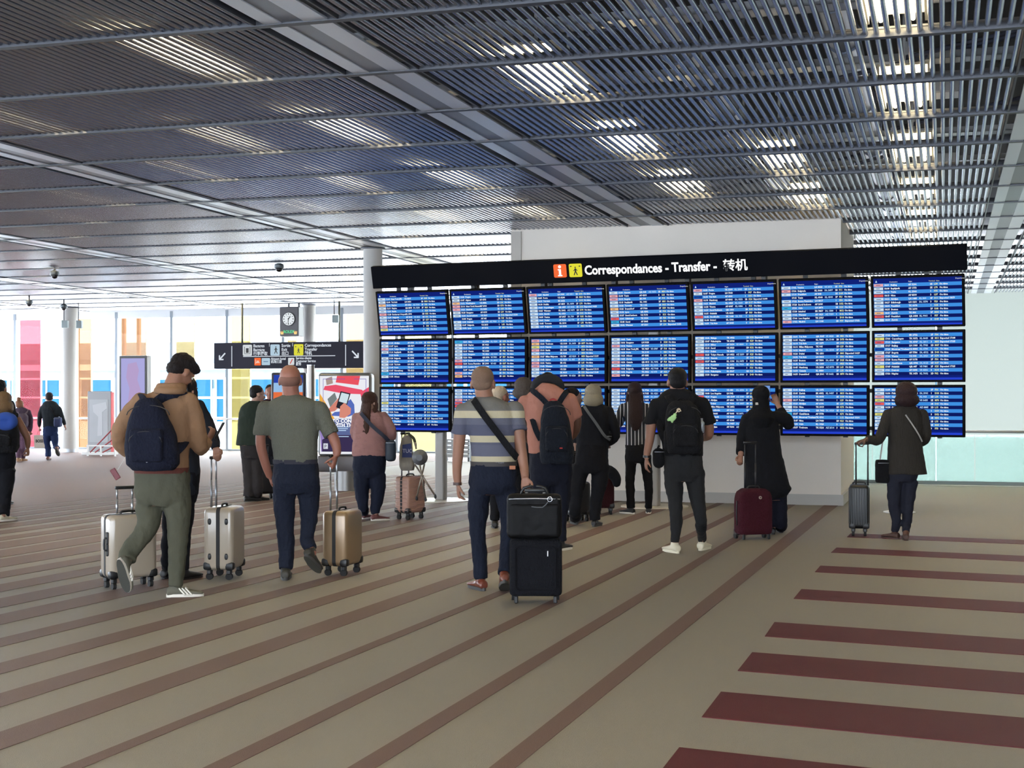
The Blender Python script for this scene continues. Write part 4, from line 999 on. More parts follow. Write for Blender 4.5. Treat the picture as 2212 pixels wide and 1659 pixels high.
H_dark = mat('dark brown hair', (26, 20, 20), .55, bump=.8, bscale=60, stretch=(4, 4, .4), spec=.15, var=.3)
H_black = mat('black hair', (20, 18, 20), .5, bump=.8, bscale=60, stretch=(4, 4, .4), spec=.15, var=.2)
H_grey = mat('grey hair', (84, 76, 72), .6, bump=.8, bscale=60, stretch=(4, 4, .4), spec=.15, var=.25)
H_blond = mat('ash blonde hair', (150, 140, 120), .55, bump=.8, bscale=60, stretch=(4, 4, .4), spec=.15, var=.25)
H_brown = mat('long brown hair', (62, 40, 32), .5, bump=.8, bscale=60, stretch=(4, 4, .4), spec=.15, var=.3)
H_stub = mat('cropped grey fair hair', (112, 88, 72), .8, bump=.5, bscale=200, var=.2)
H_stub2 = mat('shaved grey stubble', (122, 86, 74), .85, bump=.4, bscale=240, var=.12)
H_fair = mat('sandy hair', (118, 92, 64), .55, bump=.8, bscale=60, stretch=(4, 4, .4), spec=.15, var=.3)
M_blackshoe = mat('black shoe', (22, 21, 22), .5); M_wsole = mat('white sole', (214, 208, 196), .6); M_dsole = mat('dark grey sole', (62, 62, 62), .7)

# 1. man in tan hoodie striding to the right
T_tan = cloth('tan hoodie fleece', (176, 136, 104)); T_sage = cloth('grey green sweatpants', (98, 98, 82))
r5, P5, M5 = person('man in tan hoodie and grey green sweatpants striding with one heel raised, head bent', 11.05, 350, dict(
    skin='tan', head=(391, 800, .06), hs=.98, yaw=42, bow=34, neck=(371, 838, .0), nr=.062, hair=('tousled', H_dark), hdisp=.018,
    torso=[(836, 366, 18, .07), (847, 362, 34, .10), (860, 358, 54, .125), (880, 356, 64, .145), (920, 350, 66, .15), (960, 346, 66, .15), (1000, 348, 63, .15), (1018, 349, 60, .15)],
    hips=[(1010, 349, 61, .145), (1040, 350, 64, .15), (1075, 351, 62, .145), (1092, 351, 48, .11)],
    armL=dict(p=[(306, 868, -.02), (268, 912, .02), (261, 958, .10), (300, 990, .26)], r=[.066, .062, .058, .045], hd=(.8, .5, .1), palm=(0, 0, 1), thumb=1, curl=.9),
    armR=dict(p=[(408, 868, .0), (424, 912, .04), (430, 962, .10), (440, 962, .24), (448, 953, .30)], r=[.07, .064, .06, .046, .04], hd=(.45, .3, .8), palm=(-1, .3, 0), thumb=-1, curl=.7),
    legL=dict(p=[(325, 1050, 0), (322, 1095, .02), (318, 1142, -.02), (280, 1190, -.10)], r=[30, 29, 23, 19], hem=.84, foot=dict(x=246, y=1272, dy=-.32, yaw=18, pitch=66, L=.29)),
    legR=dict(p=[(377, 1050, 0), (384, 1100, .0), (385, 1150, 0), (383, 1200, 0)], r=[31, 30, 23, 20], hem=.92, hr=16, foot=dict(x=381, dy=.0, yaw=78, L=.28)),
    top=T_tan, bottom=T_sage, shoe=mat('olive knit shoe', (90, 88, 76), .8), sole=M_wsole, sstripes=mat('white shoe stripe', (226, 222, 212), .6), topname='hoodie', botname='sweatpants', fold=.026, bfold=.024, waistband=cloth('hoodie hem', (116, 66, 58))))
b = MB(); nk = P5((369, 836, -.03)); b.ring((nk.x, nk.y+.01, nk.z), .086, .034, 'z', 24, 8); b.ring((nk.x, nk.y-.02, nk.z-.03), .10, .03, 'z', 24, 8); o = soft(b.build('hood', T_tan, r5), .01, 3, .012)
MB().limb([P5((409, 815, .07)), P5((409, 845, .08)), P5((404, 872, .08))], [.012, .02, .012], 8, 3, 2).build('headphone_lead', H_black, r5, smooth=True)
# 2. woman mostly hidden behind him
T_blk = cloth('black knit', (28, 30, 38)); T_blk2 = cloth('black trousers cloth', (24, 25, 32)); T_char = cloth('charcoal cloth', (40, 44, 54))
r6, P6, M6 = person('long-haired person in dark clothes half hidden behind the tan hoodie man', 12.1, 400, dict(
    skin='warm', head=(403, 842, .0), hs=.92, yaw=30, neck=(400, 868), hair=('long', H_dark),
    torso=[(862, 400, 16, .06), (870, 400, 30, .09), (884, 400, 40, .11), (920, 398, 38, .12), (960, 396, 34, .11), (1010, 396, 38, .12), (1070, 394, 34, .12)],
    hips=[(1000, 396, 36, .115), (1040, 394, 38, .12), (1085, 392, 34, .11)],
    armL=dict(p=[(366, 884), (358, 930, .05), (368, 970, .2)], r=[.045, .04, .032]),
    armR=dict(p=[(428, 878, 0), (448, 912, .02), (460, 945, .0), (466, 968, -.04)], r=[.05, .046, .042, .033], hd=(.25, -.2, -.9), palm=(0, -1, 0), thumb=-1, curl=1.4),
    legL=dict(p=[(376, 1060), (368, 1110), (362, 1160), (358, 1210)], r=[20, 17, 13, 11], hem=.95, foot=dict(x=362, dy=.1, yaw=20)),
    legR=dict(p=[(404, 1060), (402, 1110), (400, 1160), (398, 1210)], r=[20, 17, 13, 11], hem=.95, foot=dict(x=398, dy=0, yaw=30)),
    top=T_char, bottom=T_blk2, shoe=M_blackshoe, topname='long_coat'))
# 3. balding man in grey polo
T_polo = cloth('grey green polo knit', (132, 134, 122), bscale=60, stretch=(3, 3, 1)); T_jean = cloth('dark blue jeans', (34, 40, 58), bscale=34)
r9, P9, M9 = person('balding man in grey polo shirt and dark jeans stepping forward with a gold suitcase', 12.15, 635, dict(
    skin='ruddy', head=(627, 818, .0), hs=1.03, neck=(629, 858, 0), nr=.066, hair=('fringe', H_stub2), hdisp=.0,
    torso=[(852, 631, 18, .07), (859, 631, 36, .10), (868, 632, 52, .12), (885, 633, 60, .135), (915, 634, 57, .14), (950, 636, 53, .14), (980, 638, 51, .145), (998, 638, 50, .145)],
    hips=[(990, 638, 50, .14), (1015, 639, 52, .145), (1042, 640, 54, .15), (1066, 640, 40, .11)],
    armL=dict(p=[(574, 884, 0), (566, 918, 0), (563, 958, .02), (573, 1000, .06), (583, 1030, .12)], r=[.068, .06, .05, .044, .034], sleeve=.38, cuff=.02, hd=(.2, .5, -.8), palm=(1, 0, .2), thumb=1, curl=.5),
    armR=dict(p=[(690, 884, 0), (706, 918, -.01), (722, 950, -.03), (728, 972, -.05), (726, 985, -.06)], r=[.068, .06, .052, .043, .034], sleeve=.42, cuff=.02, hd=(-.2, -.1, -.95), palm=(-1, .2, 0), thumb=-1, curl=1.3),
    legL=dict(p=[(613, 1050, 0), (614, 1095, .01), (616, 1140, .0), (619, 1190, .0)], r=[25, 24, 19, 17], hem=.93, hr=15, foot=dict(x=617, dy=-.04, yaw=-6, L=.30)),
    legR=dict(p=[(666, 1050, 0), (668, 1090, .05), (668, 1125, .04), (663, 1165, -.04)], r=[25, 23, 18, 15], hem=.78, hr=13, foot=dict(x=664, y=1236, dy=-.18, yaw=20, pitch=34, L=.30)),
    top=T_polo, bottom=T_jean, shoe=mat('dark olive shoe', (48, 46, 40), .6), sole=M_dsole, botname='jeans', topname='polo_shirt', collar=cloth('polo collar', (86, 88, 84)), cw=.075, belt=mat('jeans waistband', (36, 36, 48), .8)))
# 4. man in striped polo
T_str = ramp_mat('striped polo cloth', [(0, (84, 84, 90)), (.085, (168, 158, 132)), (.155, (80, 82, 98)), (.30, (74, 76, 92)), (.335, (168, 158, 132)), (.42, (70, 72, 90)), (.56, (84, 86, 100)), (.645, (170, 160, 134)), (.74, (98, 96, 94)), (.76, (94, 92, 88))], 'Z', 1/.62, -.985/.62)
r11, P11, M11 = person('man in grey and cream striped polo pushing a black suitcase with a bag on top', 11.45, 1062, dict(
    skin='tan', head=(1043, 824, 0), hs=1.03, yaw=8, neck=(1048, 862, 0), nr=.064, hair=('buzz', H_stub), hdisp=.0,
    torso=[(856, 1049, 18, .07), (862, 1049, 34, .10), (872, 1051, 52, .12), (890, 1056, 59, .135), (920, 1062, 56, .14), (960, 1066, 53, .145), (990, 1067, 53, .15), (1003, 1067, 53, .15)],
    hips=[(994, 1067, 53, .145), (1020, 1066, 55, .15), (1045, 1065, 55, .15), (1068, 1064, 42, .11)],
    armL=dict(p=[(1002, 890, 0), (995, 925, 0), (989, 985, .02), (987, 1020, .04), (989, 1046, .05)], r=[.068, .06, .05, .042, .033], sleeve=.3, cuff=.022, hd=(.05, .1, -1), palm=(1, .1, 0), thumb=1, curl=.55),
    armR=dict(p=[(1112, 886, 0), (1118, 920, -.02), (1126, 975, -.06), (1132, 1010, -.10), (1134, 1032, -.14)], r=[.068, .06, .05, .042, .034], sleeve=.3, cuff=.022, hd=(.05, -.1, -1), palm=(0, -1, 0), thumb=-1, curl=1.2),
    legL=dict(p=[(1036, 1060, 0), (1033, 1100, .0), (1032, 1145, 0), (1036, 1195, 0)], r=[25, 23, 18, 16], hem=.92, hr=15, foot=dict(x=1038, dy=0, yaw=-24, L=.30)),
    legR=dict(p=[(1094, 1060, 0), (1100, 1100, -.02), (1100, 1145, -.05), (1095, 1195, -.1)], r=[26, 24, 19, 16], hem=.9, foot=dict(x=1090, y=1280, dy=-.25, yaw=0, pitch=20, L=.30)),
    top=T_str, bottom=cloth('navy jeans', (28, 34, 52), bscale=34), shoe=mat('brown leather shoe', (104, 52, 38), .35, coat=.3), sole=M_dsole, botname='jeans', topname='polo_shirt', collar=cloth('olive collar', (78, 76, 66)), cw=.074, belt=mat('dark belt', (40, 34, 34), .6), fold=.012))
watch(r11, P11((988, 1045, .05)), (0, 0, 1), .036, mat('brown strap', (60, 36, 30), .5)); 
MB().rbox(.05, .012, .03, .003, tuple(P11((1107, 1010, -.155))), 1).build('leather_patch', mat('tan leather', (150, 92, 62), .6), r11)
# 5. pink t-shirt man with neck pillow
r14, P14, M14 = person('man in salmon pink t-shirt with head bowed and a black neck pillow', 14.4, 1188, dict(
    skin='dark', head=(1183, 832, .2), hs=.98, bow=45, neck=(1183, 842, .04), nr=.06, hair=('short', H_black),
    torso=[(828, 1183, 14, .06), (838, 1184, 28, .10), (850, 1185, 46, .12), (872, 1186, 56, .135), (905, 1188, 55, .14), (945, 1188, 52, .14), (980, 1188, 50, .14)],
    hips=[(972, 1190, 48, .14), (1000, 1190, 50, .15), (1030, 1190, 48, .14), (1048, 1190, 36, .1)],
    armL=dict(p=[(1134, 868, 0), (1128, 900, .04), (1132, 935, .1), (1150, 960, .25)], r=[.062, .055, .045, .036], sleeve=.34, cuff=.02),
    armR=dict(p=[(1233, 864, 0), (1245, 895, .02), (1244, 930, .08), (1228, 950, .26)], r=[.062, .056, .048, .036], sleeve=.36, cuff=.02),
    legL=dict(p=[(1168, 1030), (1166, 1070), (1166, 1100), (1166, 1140)], r=[24, 21, 17, 15], hem=.94, foot=dict(x=1164, dy=.1, yaw=-5)),
    legR=dict(p=[(1212, 1030), (1213, 1070), (1211, 1100), (1209, 1140)], r=[24, 21, 17, 14], hem=.86, foot=dict(x=1212, dy=0, yaw=30)),
    top=cloth('salmon t-shirt', (206, 142, 124)), bottom=cloth('navy trousers', (24, 27, 42)), shoe=mat('black trainer', (26, 26, 28), .6), sole=M_wsole, topname='t_shirt'))
# 6. blonde woman in black
r16, P16, M16 = person('woman with ash blonde bob in black sweater and black trousers', 17.1, 1282, dict(
    skin='pale', head=(1282, 853, 0), hs=.98, yaw=10, neck=(1284, 879), nr=.052, hair=('bob', H_blond), hdisp=.006,
    torso=[(870, 1284, 12, .06), (877, 1284, 26, .10), (890, 1284, 36, .12), (915, 1282, 38, .13), (945, 1280, 37, .13), (970, 1280, 38, .14)],
    hips=[(960, 1280, 37, .14), (990, 1278, 38, .15), (1010, 1278, 38, .14), (1022, 1278, 28, .11)],
    armL=dict(p=[(1252, 890), (1245, 920, .03), (1246, 955, .1)], r=[.05, .045, .036]),
    armR=dict(p=[(1314, 888, 0), (1326, 918, -.02), (1330, 942, .02), (1314, 958, .12)], r=[.056, .052, .047, .036]),
    legL=dict(p=[(1255, 1005), (1248, 1040), (1243, 1075), (1242, 1105)], r=[20, 18, 15, 13], hem=.97, foot=dict(x=1243, dy=.3, yaw=-8)),
    legR=dict(p=[(1298, 1005), (1295, 1040), (1289, 1075), (1285, 1105)], r=[20, 18, 14, 12], hem=.95, foot=dict(x=1286, dy=0, yaw=24, L=.26)),
    top=T_blk, bottom=T_blk2, shoe=M_blackshoe, sole=M_dsole, topname='sweater'))
# 7. striped blouse woman
T_pin_stripes = ramp_mat('pinstripe blouse_repeat', [(0, (24, 24, 30)), (.82, (206, 206, 206))], 'X', 1/.047, .3, bump=.2)
r17, P17, M17 = person('woman with long dark hair in black and white vertically striped top', 18.95, 1373, dict(
    skin='warm', head=(1371, 846, 0), hs=.97, neck=(1371, 868), nr=.048, hair=('long', mat('dark hair long', (46, 32, 30), .5, bump=.8, bscale=60, stretch=(4, 4, .4), spec=.15, var=.3)), hdisp=.006,
    torso=[(862, 1371, 10, .05), (868, 1371, 20, .08), (878, 1371, 28, .10), (900, 1373, 25, .11), (930, 1374, 23, .11), (950, 1374, 24, .12), (966, 1374, 24, .12)],
    hips=[(958, 1375, 23, .12), (975, 1376, 26, .13), (990, 1378, 28, .13), (1000, 1378, 22, .10)],
    armL=dict(p=[(1345, 880, 0), (1337, 900, .02), (1338, 916, .06), (1346, 904, .26)], r=[.046, .042, .038, .03]),
    armR=dict(p=[(1399, 880, 0), (1405, 902, .02), (1405, 925, .08), (1396, 935, .26)], r=[.046, .042, .038, .03]),
    legL=dict(p=[(1364, 985), (1362, 1010), (1361, 1040), (1362, 1075)], r=[14.5, 12, 10, 9], hem=.95, foot=dict(x=1362, dy=0, yaw=-42, L=.26)),
    legR=dict(p=[(1392, 985), (1397, 1010), (1400, 1040), (1402, 1075)], r=[14.5, 12, 10, 8.5], hem=.95, foot=dict(x=1401, dy=.05, yaw=5, L=.26)),
    top=T_pin_stripes, bottom=cloth('black skinny jeans', (20, 20, 24)), shoe=mat('black trainer', (26, 26, 28), .6), sole=M_wsole, topname='blouse', botname='jeans', fold=.006, waistband=cloth('ribbed black hem', (30, 30, 34))))
# 8. black t-shirt man
r18, P18, M18 = person('man in black t-shirt and dark joggers with white shoes and a wrist band', 14.2, 1480, dict(
    skin='tan', head=(1463, 822, 0), hs=1.04, neck=(1464, 848, 0), nr=.066, hair=('short', H_black), hdisp=.0,
    torso=[(838, 1464, 16, .07), (846, 1465, 32, .10), (858, 1467, 48, .12), (880, 1469, 56, .14), (915, 1472, 52, .145), (950, 1474, 48, .145), (985, 1475, 46, .145)],
    hips=[(975, 1475, 44, .14), (1000, 1476, 45, .15), (1022, 1478, 44, .145), (1040, 1479, 33, .1)],
    armL=dict(p=[(1418, 876, 0), (1409, 905, 0), (1404, 945, .02), (1399, 972, .04), (1396, 990, .05)], r=[.068, .064, .052, .044, .034], sleeve=.3, cuff=.03, hd=(-.05, .1, -1), palm=(1, .1, 0), thumb=1, curl=.4),
    armR=dict(p=[(1518, 874, 0), (1527, 902, 0), (1532, 936, .04), (1520, 945, .2), (1505, 940, .30)], r=[.068, .064, .054, .044, .034], sleeve=.32, cuff=.03),
    legL=dict(p=[(1455, 1018, 0), (1456, 1050), (1459, 1085), (1461, 1130)], r=[22, 20, 16, 13], hem=.86, hr=9, foot=dict(x=1457, dy=0, yaw=-22, L=.30)),
    legR=dict(p=[(1500, 1018, 0), (1503, 1050), (1508, 1085), (1514, 1125)], r=[22, 20, 16, 13], hem=.86, hr=9, foot=dict(x=1517, dy=.25, yaw=26, L=.30)),
    top=cloth('black t-shirt cotton', (22, 22, 26)), bottom=cloth('dark grey jogger', (44, 44, 46)), shoe=mat('cream leather shoe', (206, 198, 174), .5), sole=mat('cream sole', (216, 208, 184), .6), topname='t_shirt', botname='joggers'))
o = watch(r18, P18((1397, 986, .05)), (0, 0, 1), .037, M_black)
# 9. woman in black coat and hijab photographing the screens
r19, P19, M19 = person('woman in long black coat and black headscarf holding up a phone', 16.15, 1655, dict(
    skin='warm', head=(1643, 858, 0), hs=.99, neck=(1643, 884), nr=.05, hair=('hijab', cloth('black headscarf', (18, 19, 24))), hairname='headscarf', hdisp=.006,
    torso=[(880, 1642, 14, .07), (888, 1642, 28, .10), (902, 1643, 36, .12), (930, 1645, 40, .14), (970, 1648, 42, .15), (1000, 1650, 44, .16)],
    hips=[(990, 1652, 34, .10), (1020, 1656, 36, .12), (1050, 1660, 38, .13), (1080, 1666, 34, .13)],
    skirt=[(990, 1650, 44, .16), (1020, 1654, 48, .17), (1045, 1657, 51, .18), (1056, 1660, 54, .18), (1075, 1654, 44, .17)],
    armL=dict(p=[(1612, 905, 0), (1604, 940, 0), (1602, 970, -.02), (1600, 984, -.06)], r=[.058, .058, .056, .034], sleeve=.86, cuff=.02, hd=(-.2, -.2, -1), palm=(0, -1, 0), thumb=1, curl=1.0),
    armR=dict(p=[(1676, 900, 0), (1698, 905, .02), (1704, 918, .06), (1690, 892, .2), (1679, 872, .27)], r=[.062, .064, .058, .045, .032], sleeve=.86, cuff=.014, hd=(-.35, .1, .95), palm=(-.3, -1, 0), thumb=-1, curl=.7),
    legL=dict(p=[(1666, 1060), (1667, 1085), (1668, 1110), (1668, 1130)], r=[17, 16, 16, 16], hem=1.0, hr=15, foot=dict(x=1668, dy=0, yaw=0, L=.25)),
    legR=dict(p=[(1684, 1060), (1685, 1085), (1686, 1110), (1686, 1130)], r=[16, 15, 15, 15], hem=1.0, hr=14, foot=dict(x=1687, dy=.2, yaw=10, L=.25)),
    top=cloth('black coat cloth', (22, 23, 29)), bottom=cloth('dark navy wide trousers', (24, 26, 42)), shoe=M_blackshoe, topname='coat', fold=.02))
MB().rbox(.085, .01, .028, .003, tuple(P19((1640, 872, -.105))), 1).build('mask_strap', mat('cream strap', (214, 206, 190), .7), r19)
# 10. bob-haired woman at right
r20, P20, M20 = person('woman with a round dark bob in grey brown jacket and navy trousers at the right', 15.55, 1950, dict(
    skin='dark', head=(1957, 852, 0), hs=.95, neck=(1957, 878), nr=.05, hair=('round', mat('dark plum brown hair', (44, 30, 32), .55, bump=.8, bscale=50, stretch=(3, 3, .6), var=.3, spec=.15)),
    torso=[(874, 1956, 14, .07), (880, 1956, 28, .10), (892, 1955, 38, .12), (920, 1955, 38, .13), (960, 1955, 39, .14), (990, 1957, 42, .15)],
    hips=[(980, 1952, 32, .10), (1000, 1952, 34, .12), (1024, 1950, 36, .135), (1040, 1948, 30, .11)],
    skirt=[(980, 1956, 41, .15), (1000, 1957, 43, .16), (1015, 1958, 45, .17), (1024, 1959, 46, .17)],
    armL=dict(p=[(1918, 896, 0), (1908, 925, -.02), (1898, 950, -.04), (1884, 950, -.06), (1870, 949, -.08)], r=[.056, .054, .05, .042, .034], hd=(-.9, -.1, -.3), palm=(0, 0, -1), thumb=1, curl=1.1, sleeve=.96),
    armR=dict(p=[(1992, 896, 0), (1999, 925, .01), (2000, 945, .04), (1990, 958, .18)], r=[.056, .052, .048, .036]),
    legL=dict(p=[(1932, 1038), (1931, 1065), (1932, 1095), (1936, 1125)], r=[17, 15, 12.5, 10], hem=.85, hr=8, foot=dict(x=1932, dy=.05, yaw=-32, L=.25, low=True)),
    legR=dict(p=[(1966, 1038), (1963, 1065), (1961, 1095), (1959, 1125)], r=[17, 15, 12.5, 10], hem=.85, hr=8, foot=dict(x=1957, dy=-.1, yaw=12, L=.25, low=True)),
    top=cloth('grey brown crinkle cloth', (58, 54, 50), bump=.6, bscale=30, stretch=(3, 3, .4)), bottom=cloth('navy slim trousers', (40, 42, 56)), shoe=mat('brown slip-on', (64, 42, 36), .6), topname='jacket', fold=.016))
# 11. pink top woman
r10, P10, M10 = person('woman with long brown hair in dusty pink top and navy trousers', 17.9, 803, dict(
    skin='pale', head=(800, 868, 0), hs=.97, yaw=40, neck=(800, 890), nr=.05, hair=('long', H_brown),
    torso=[(884, 800, 14, .07), (891, 800, 26, .10), (902, 800, 34, .13), (925, 800, 38, .15), (950, 800, 40, .16), (975, 799, 41, .17), (985, 799, 41, .17)],
    hips=[(978, 799, 38, .16), (1000, 798, 38, .17), (1020, 798, 36, .15), (1032, 798, 26, .11)],
    armL=dict(p=[(770, 902), (766, 935, .06), (776, 960, .2)], r=[.055, .05, .036]),
    armR=dict(p=[(828, 900, 0), (843, 925, 0), (846, 943, .03), (834, 952, .2)], r=[.06, .058, .052, .036]),
    legL=dict(p=[(783, 1025), (781, 1050), (782, 1075), (785, 1098)], r=[19, 17, 14, 11], hem=.8, hr=9, foot=dict(x=789, dy=.25, yaw=28, L=.25)),
    legR=dict(p=[(815, 1025), (817, 1050), (815, 1075), (811, 1098)], r=[19, 17, 14, 11], hem=.8, hr=9, foot=dict(x=812, dy=0, yaw=58, L=.26)),
    top=cloth('dusty pink knit', (186, 138, 134), stretch=(1, 1, 2)), bottom=cloth('navy loose trousers', (30, 36, 56)), shoe=mat('burgundy trainer', (92, 50, 50), .7), sole=M_wsole, fold=.02, tl='dusty pink jersey with creased back'))
# 12. man in dark green jacket
r7, P7, M7 = person('dark-haired man in glasses and dark green jacket standing sideways at the kiosk', 21.2, 548, dict(
    skin='pale', head=(556, 850, 0), hs=.98, yaw=62, bow=8, neck=(552, 872), nr=.055, hair=('short', H_black),
    torso=[(866, 550, 12, .07), (872, 548, 20, .10), (882, 546, 28, .14), (905, 544, 31, .17), (935, 544, 33, .18), (962, 542, 34, .19)],
    hips=[(955, 543, 27, .16), (975, 544, 26, .16), (990, 544, 24, .13)],
    armL=dict(p=[(534, 886, -.06), (530, 918, -.10), (548, 940, -.08), (575, 938, .0)], r=[.056, .054, .048, .036], hd=(1, .2, .1), palm=(0, .3, -1), thumb=1),
    armR=dict(p=[(562, 884, .1), (566, 915, .14), (580, 935, .12)], r=[.055, .05, .036]),
    legL=dict(p=[(536, 985), (537, 1010), (538, 1035), (538, 1058)], r=[15, 14, 12, 11.5], hem=1.0, foot=dict(x=537, dy=0, yaw=60, L=.27)),
    legR=dict(p=[(553, 985), (555, 1010), (556, 1035), (556, 1058)], r=[15, 14, 12, 11.5], hem=1.0, foot=dict(x=555, dy=.2, yaw=60, L=.27)),
    top=cloth('dark green jacket cloth', (50, 62, 54)), bottom=cloth('dark grey brown trousers', (60, 56, 58)), shoe=M_blackshoe, topname='jacket'))
b = MB(); b.ring(tuple(M7 @ Vector((.034, .098, .0))), .02, .002, 'y', 16, 5); b.ring(tuple(M7 @ Vector((-.034, .098, .0))), .02, .002, 'y', 16, 5); b.limb([M7 @ Vector((.055, .09, .004)), M7 @ Vector((.08, .0, .004))], [.002, .002], 6, 0, 0); b.limb([M7 @ Vector((-.055, .09, .004)), M7 @ Vector((-.08, .0, .004))], [.002, .002], 6, 0, 0)
b.build('glasses', M_chrome, r7, smooth=True)
# 13. person behind kiosk
r8, P8, M8 = person('dark-haired person facing the camera behind the kiosk, face half hidden', 24.6, 588, dict(
    skin='ruddy', head=(584, 846, 0), hs=1.0, yaw=176, neck=(584, 868), hair=('short', H_black),
    torso=[(862, 584, 10, .07), (868, 584, 22, .10), (880, 584, 28, .12), (915, 584, 26, .13), (950, 584, 25, .14)], hips=[(945, 584, 24, .14), (965, 584, 25, .14), (985, 584, 18, .1)],
    armL=dict(p=[(560, 880), (556, 912, .0), (566, 935, -.15)], r=[.055, .05, .036], palm=(0, 0, -1)), armR=dict(p=[(608, 880), (612, 912, 0), (602, 930, -.15)], r=[.055, .05, .036], palm=(0, 0, -1)),
    legL=dict(p=[(573, 975), (573, 1000), (573, 1020)], r=[12, 11, 9], foot=dict(x=573, yaw=180)), legR=dict(p=[(594, 975), (594, 1000), (594, 1020)], r=[12, 11, 9], foot=dict(x=594, yaw=180)),
    top=cloth('dark maroon top', (58, 34, 40)), bottom=T_blk2, shoe=M_blackshoe))
# 14-16. heads between the striped polo man and the pink shirt
def stander(label, Y, px, headxy, hair, skin, topm, yaw=0, hs=1.0, shw=28, **k):
    hx, hy = headxy; q = 15.9/Y   # scale for the generic standing pose
    z = lambda py: HY+(py-HY)*q; top_ = hy+ (24*q)
    d = dict(skin=skin, head=(hx, hy, 0), hs=hs, yaw=yaw, neck=(hx, top_+2*q), nr=.052, hair=hair,
        torso=[(top_-2*q, hx, 12*q, .06), (top_+6*q, hx, shw*.75*q, .10), (top_+20*q, hx, shw*q*1.25, .12), (top_+55*q, hx, shw*q*1.2, .13), (top_+110*q, hx, shw*q*1.15, .13)],
        hips=[(top_+104*q, hx, shw*q*1.1, .13), (top_+135*q, hx, shw*q*1.2, .14), (top_+160*q, hx, shw*q*.9, .11)],
        armL=dict(p=[(hx-shw*q*1.25, top_+22*q), (hx-shw*q*1.5, top_+60*q), (hx-shw*q*1.35, top_+100*q, .08)], r=[.05, .045, .034]),
        armR=dict(p=[(hx+shw*q*1.25, top_+22*q), (hx+shw*q*1.5, top_+60*q), (hx+shw*q*1.35, top_+100*q, .08)], r=[.05, .045, .034]),
        legL=dict(p=[(hx-13*q, top_+150*q), (hx-14*q, top_+190*q), (hx-14*q, top_+230*q)], r=[17*q, 14*q, 11*q], foot=dict(x=hx-14*q)), legR=dict(p=[(hx+13*q, top_+150*q), (hx+14*q, top_+190*q), (hx+14*q, top_+230*q)], r=[17*q, 14*q, 11*q], foot=dict(x=hx+14*q, yaw=8)),
        top=topm, bottom=T_blk2, shoe=M_blackshoe); d.update(k)
    return person(label, Y, hx, d)
r12, P12, M12 = stander('short fair-haired person in glasses, head seen just right of the striped polo man', 16.9, 1085, (1082, 855), ('short', mat('pale short hair', (176, 160, 140), .7, bump=.5, bscale=120, var=.2)), 'ruddy', cloth('dark slate top', (40, 44, 56)), yaw=50, hs=.95, shw=23)
b = MB()
for q in (-1, 1): b.ring(tuple(M12 @ Vector((q*.034, .094, .0))), .019, .002, 'y', 16, 5); b.limb([M12 @ Vector((q*.055, .09, .004)), M12 @ Vector((q*.078, .0, .004))], [.002, .002], 6, 0, 0)
b.build('glasses', M_dark, r12, smooth=True)
r13, P13, M13 = stander('grey-haired person in dark jacket between the striped polo and the pink t-shirt', 15.9, 1131, (1132, 838), ('round', H_grey), 'warm', cloth('dark grey jacket', (46, 46, 52)), yaw=20, hs=.85, shw=27)
r15, P15, M15 = stander('dark-haired person looking right, between the pink t-shirt and the blonde woman', 18.5, 1240, (1239, 858), ('short', H_dark), 'pale', cloth('black cotton top', (26, 26, 32)), yaw=60, hs=1.0, shw=22)
# 17. woman at left edge
r1, P1, M1 = person('fair-haired woman at the left edge in black trousers, cropped by the frame', 17.9, 4, dict(
    skin='tan', head=(8, 868, 0), hs=.98, yaw=-10, neck=(4, 892), nr=.052, hair=('bob', H_fair),
    torso=[(886, 4, 14, .07), (894, 4, 26, .10), (906, 3, 34, .13), (935, 2, 33, .14), (970, 0, 34, .15)],
    hips=[(965, 0, 34, .15), (990, -1, 36, .16), (1010, -1, 34, .14), (1024, -2, 26, .11)],
    armL=dict(p=[(-30, 905), (-38, 940), (-36, 975, .1)], r=[.055, .05, .036]),
    armR=dict(p=[(36, 904, 0), (50, 928, 0), (59, 946, .02), (60, 966, .06)], r=[.058, .055, .048, .034], sleeve=.0, hd=(.0, .3, -.9), palm=(-1, 0, 0), thumb=-1, curl=.8),
    legL=dict(p=[(-18, 1015), (-18, 1045), (-18, 1080)], r=[19, 16, 13], foot=dict(x=-18, yaw=-8)),
    legR=dict(p=[(14, 1015), (14, 1045), (10, 1080)], r=[20, 17, 13], hem=.95, foot=dict(x=8, yaw=32, dy=-.1, L=.27)),
    top=cloth('black vest', (24, 24, 30)), bottom=T_blk2, shoe=mat('pale trainer', (190, 182, 156), .7, var=.3, bscale=30), sole=M_wsole))
r2, P2, M2 = stander('dark-haired person at the left edge, only the head showing above the fair-haired woman', 20.5, 3, (0, 838), ('short', H_black), 'warm', cloth('dark top', (36, 36, 44)), hs=1.0, shw=24)
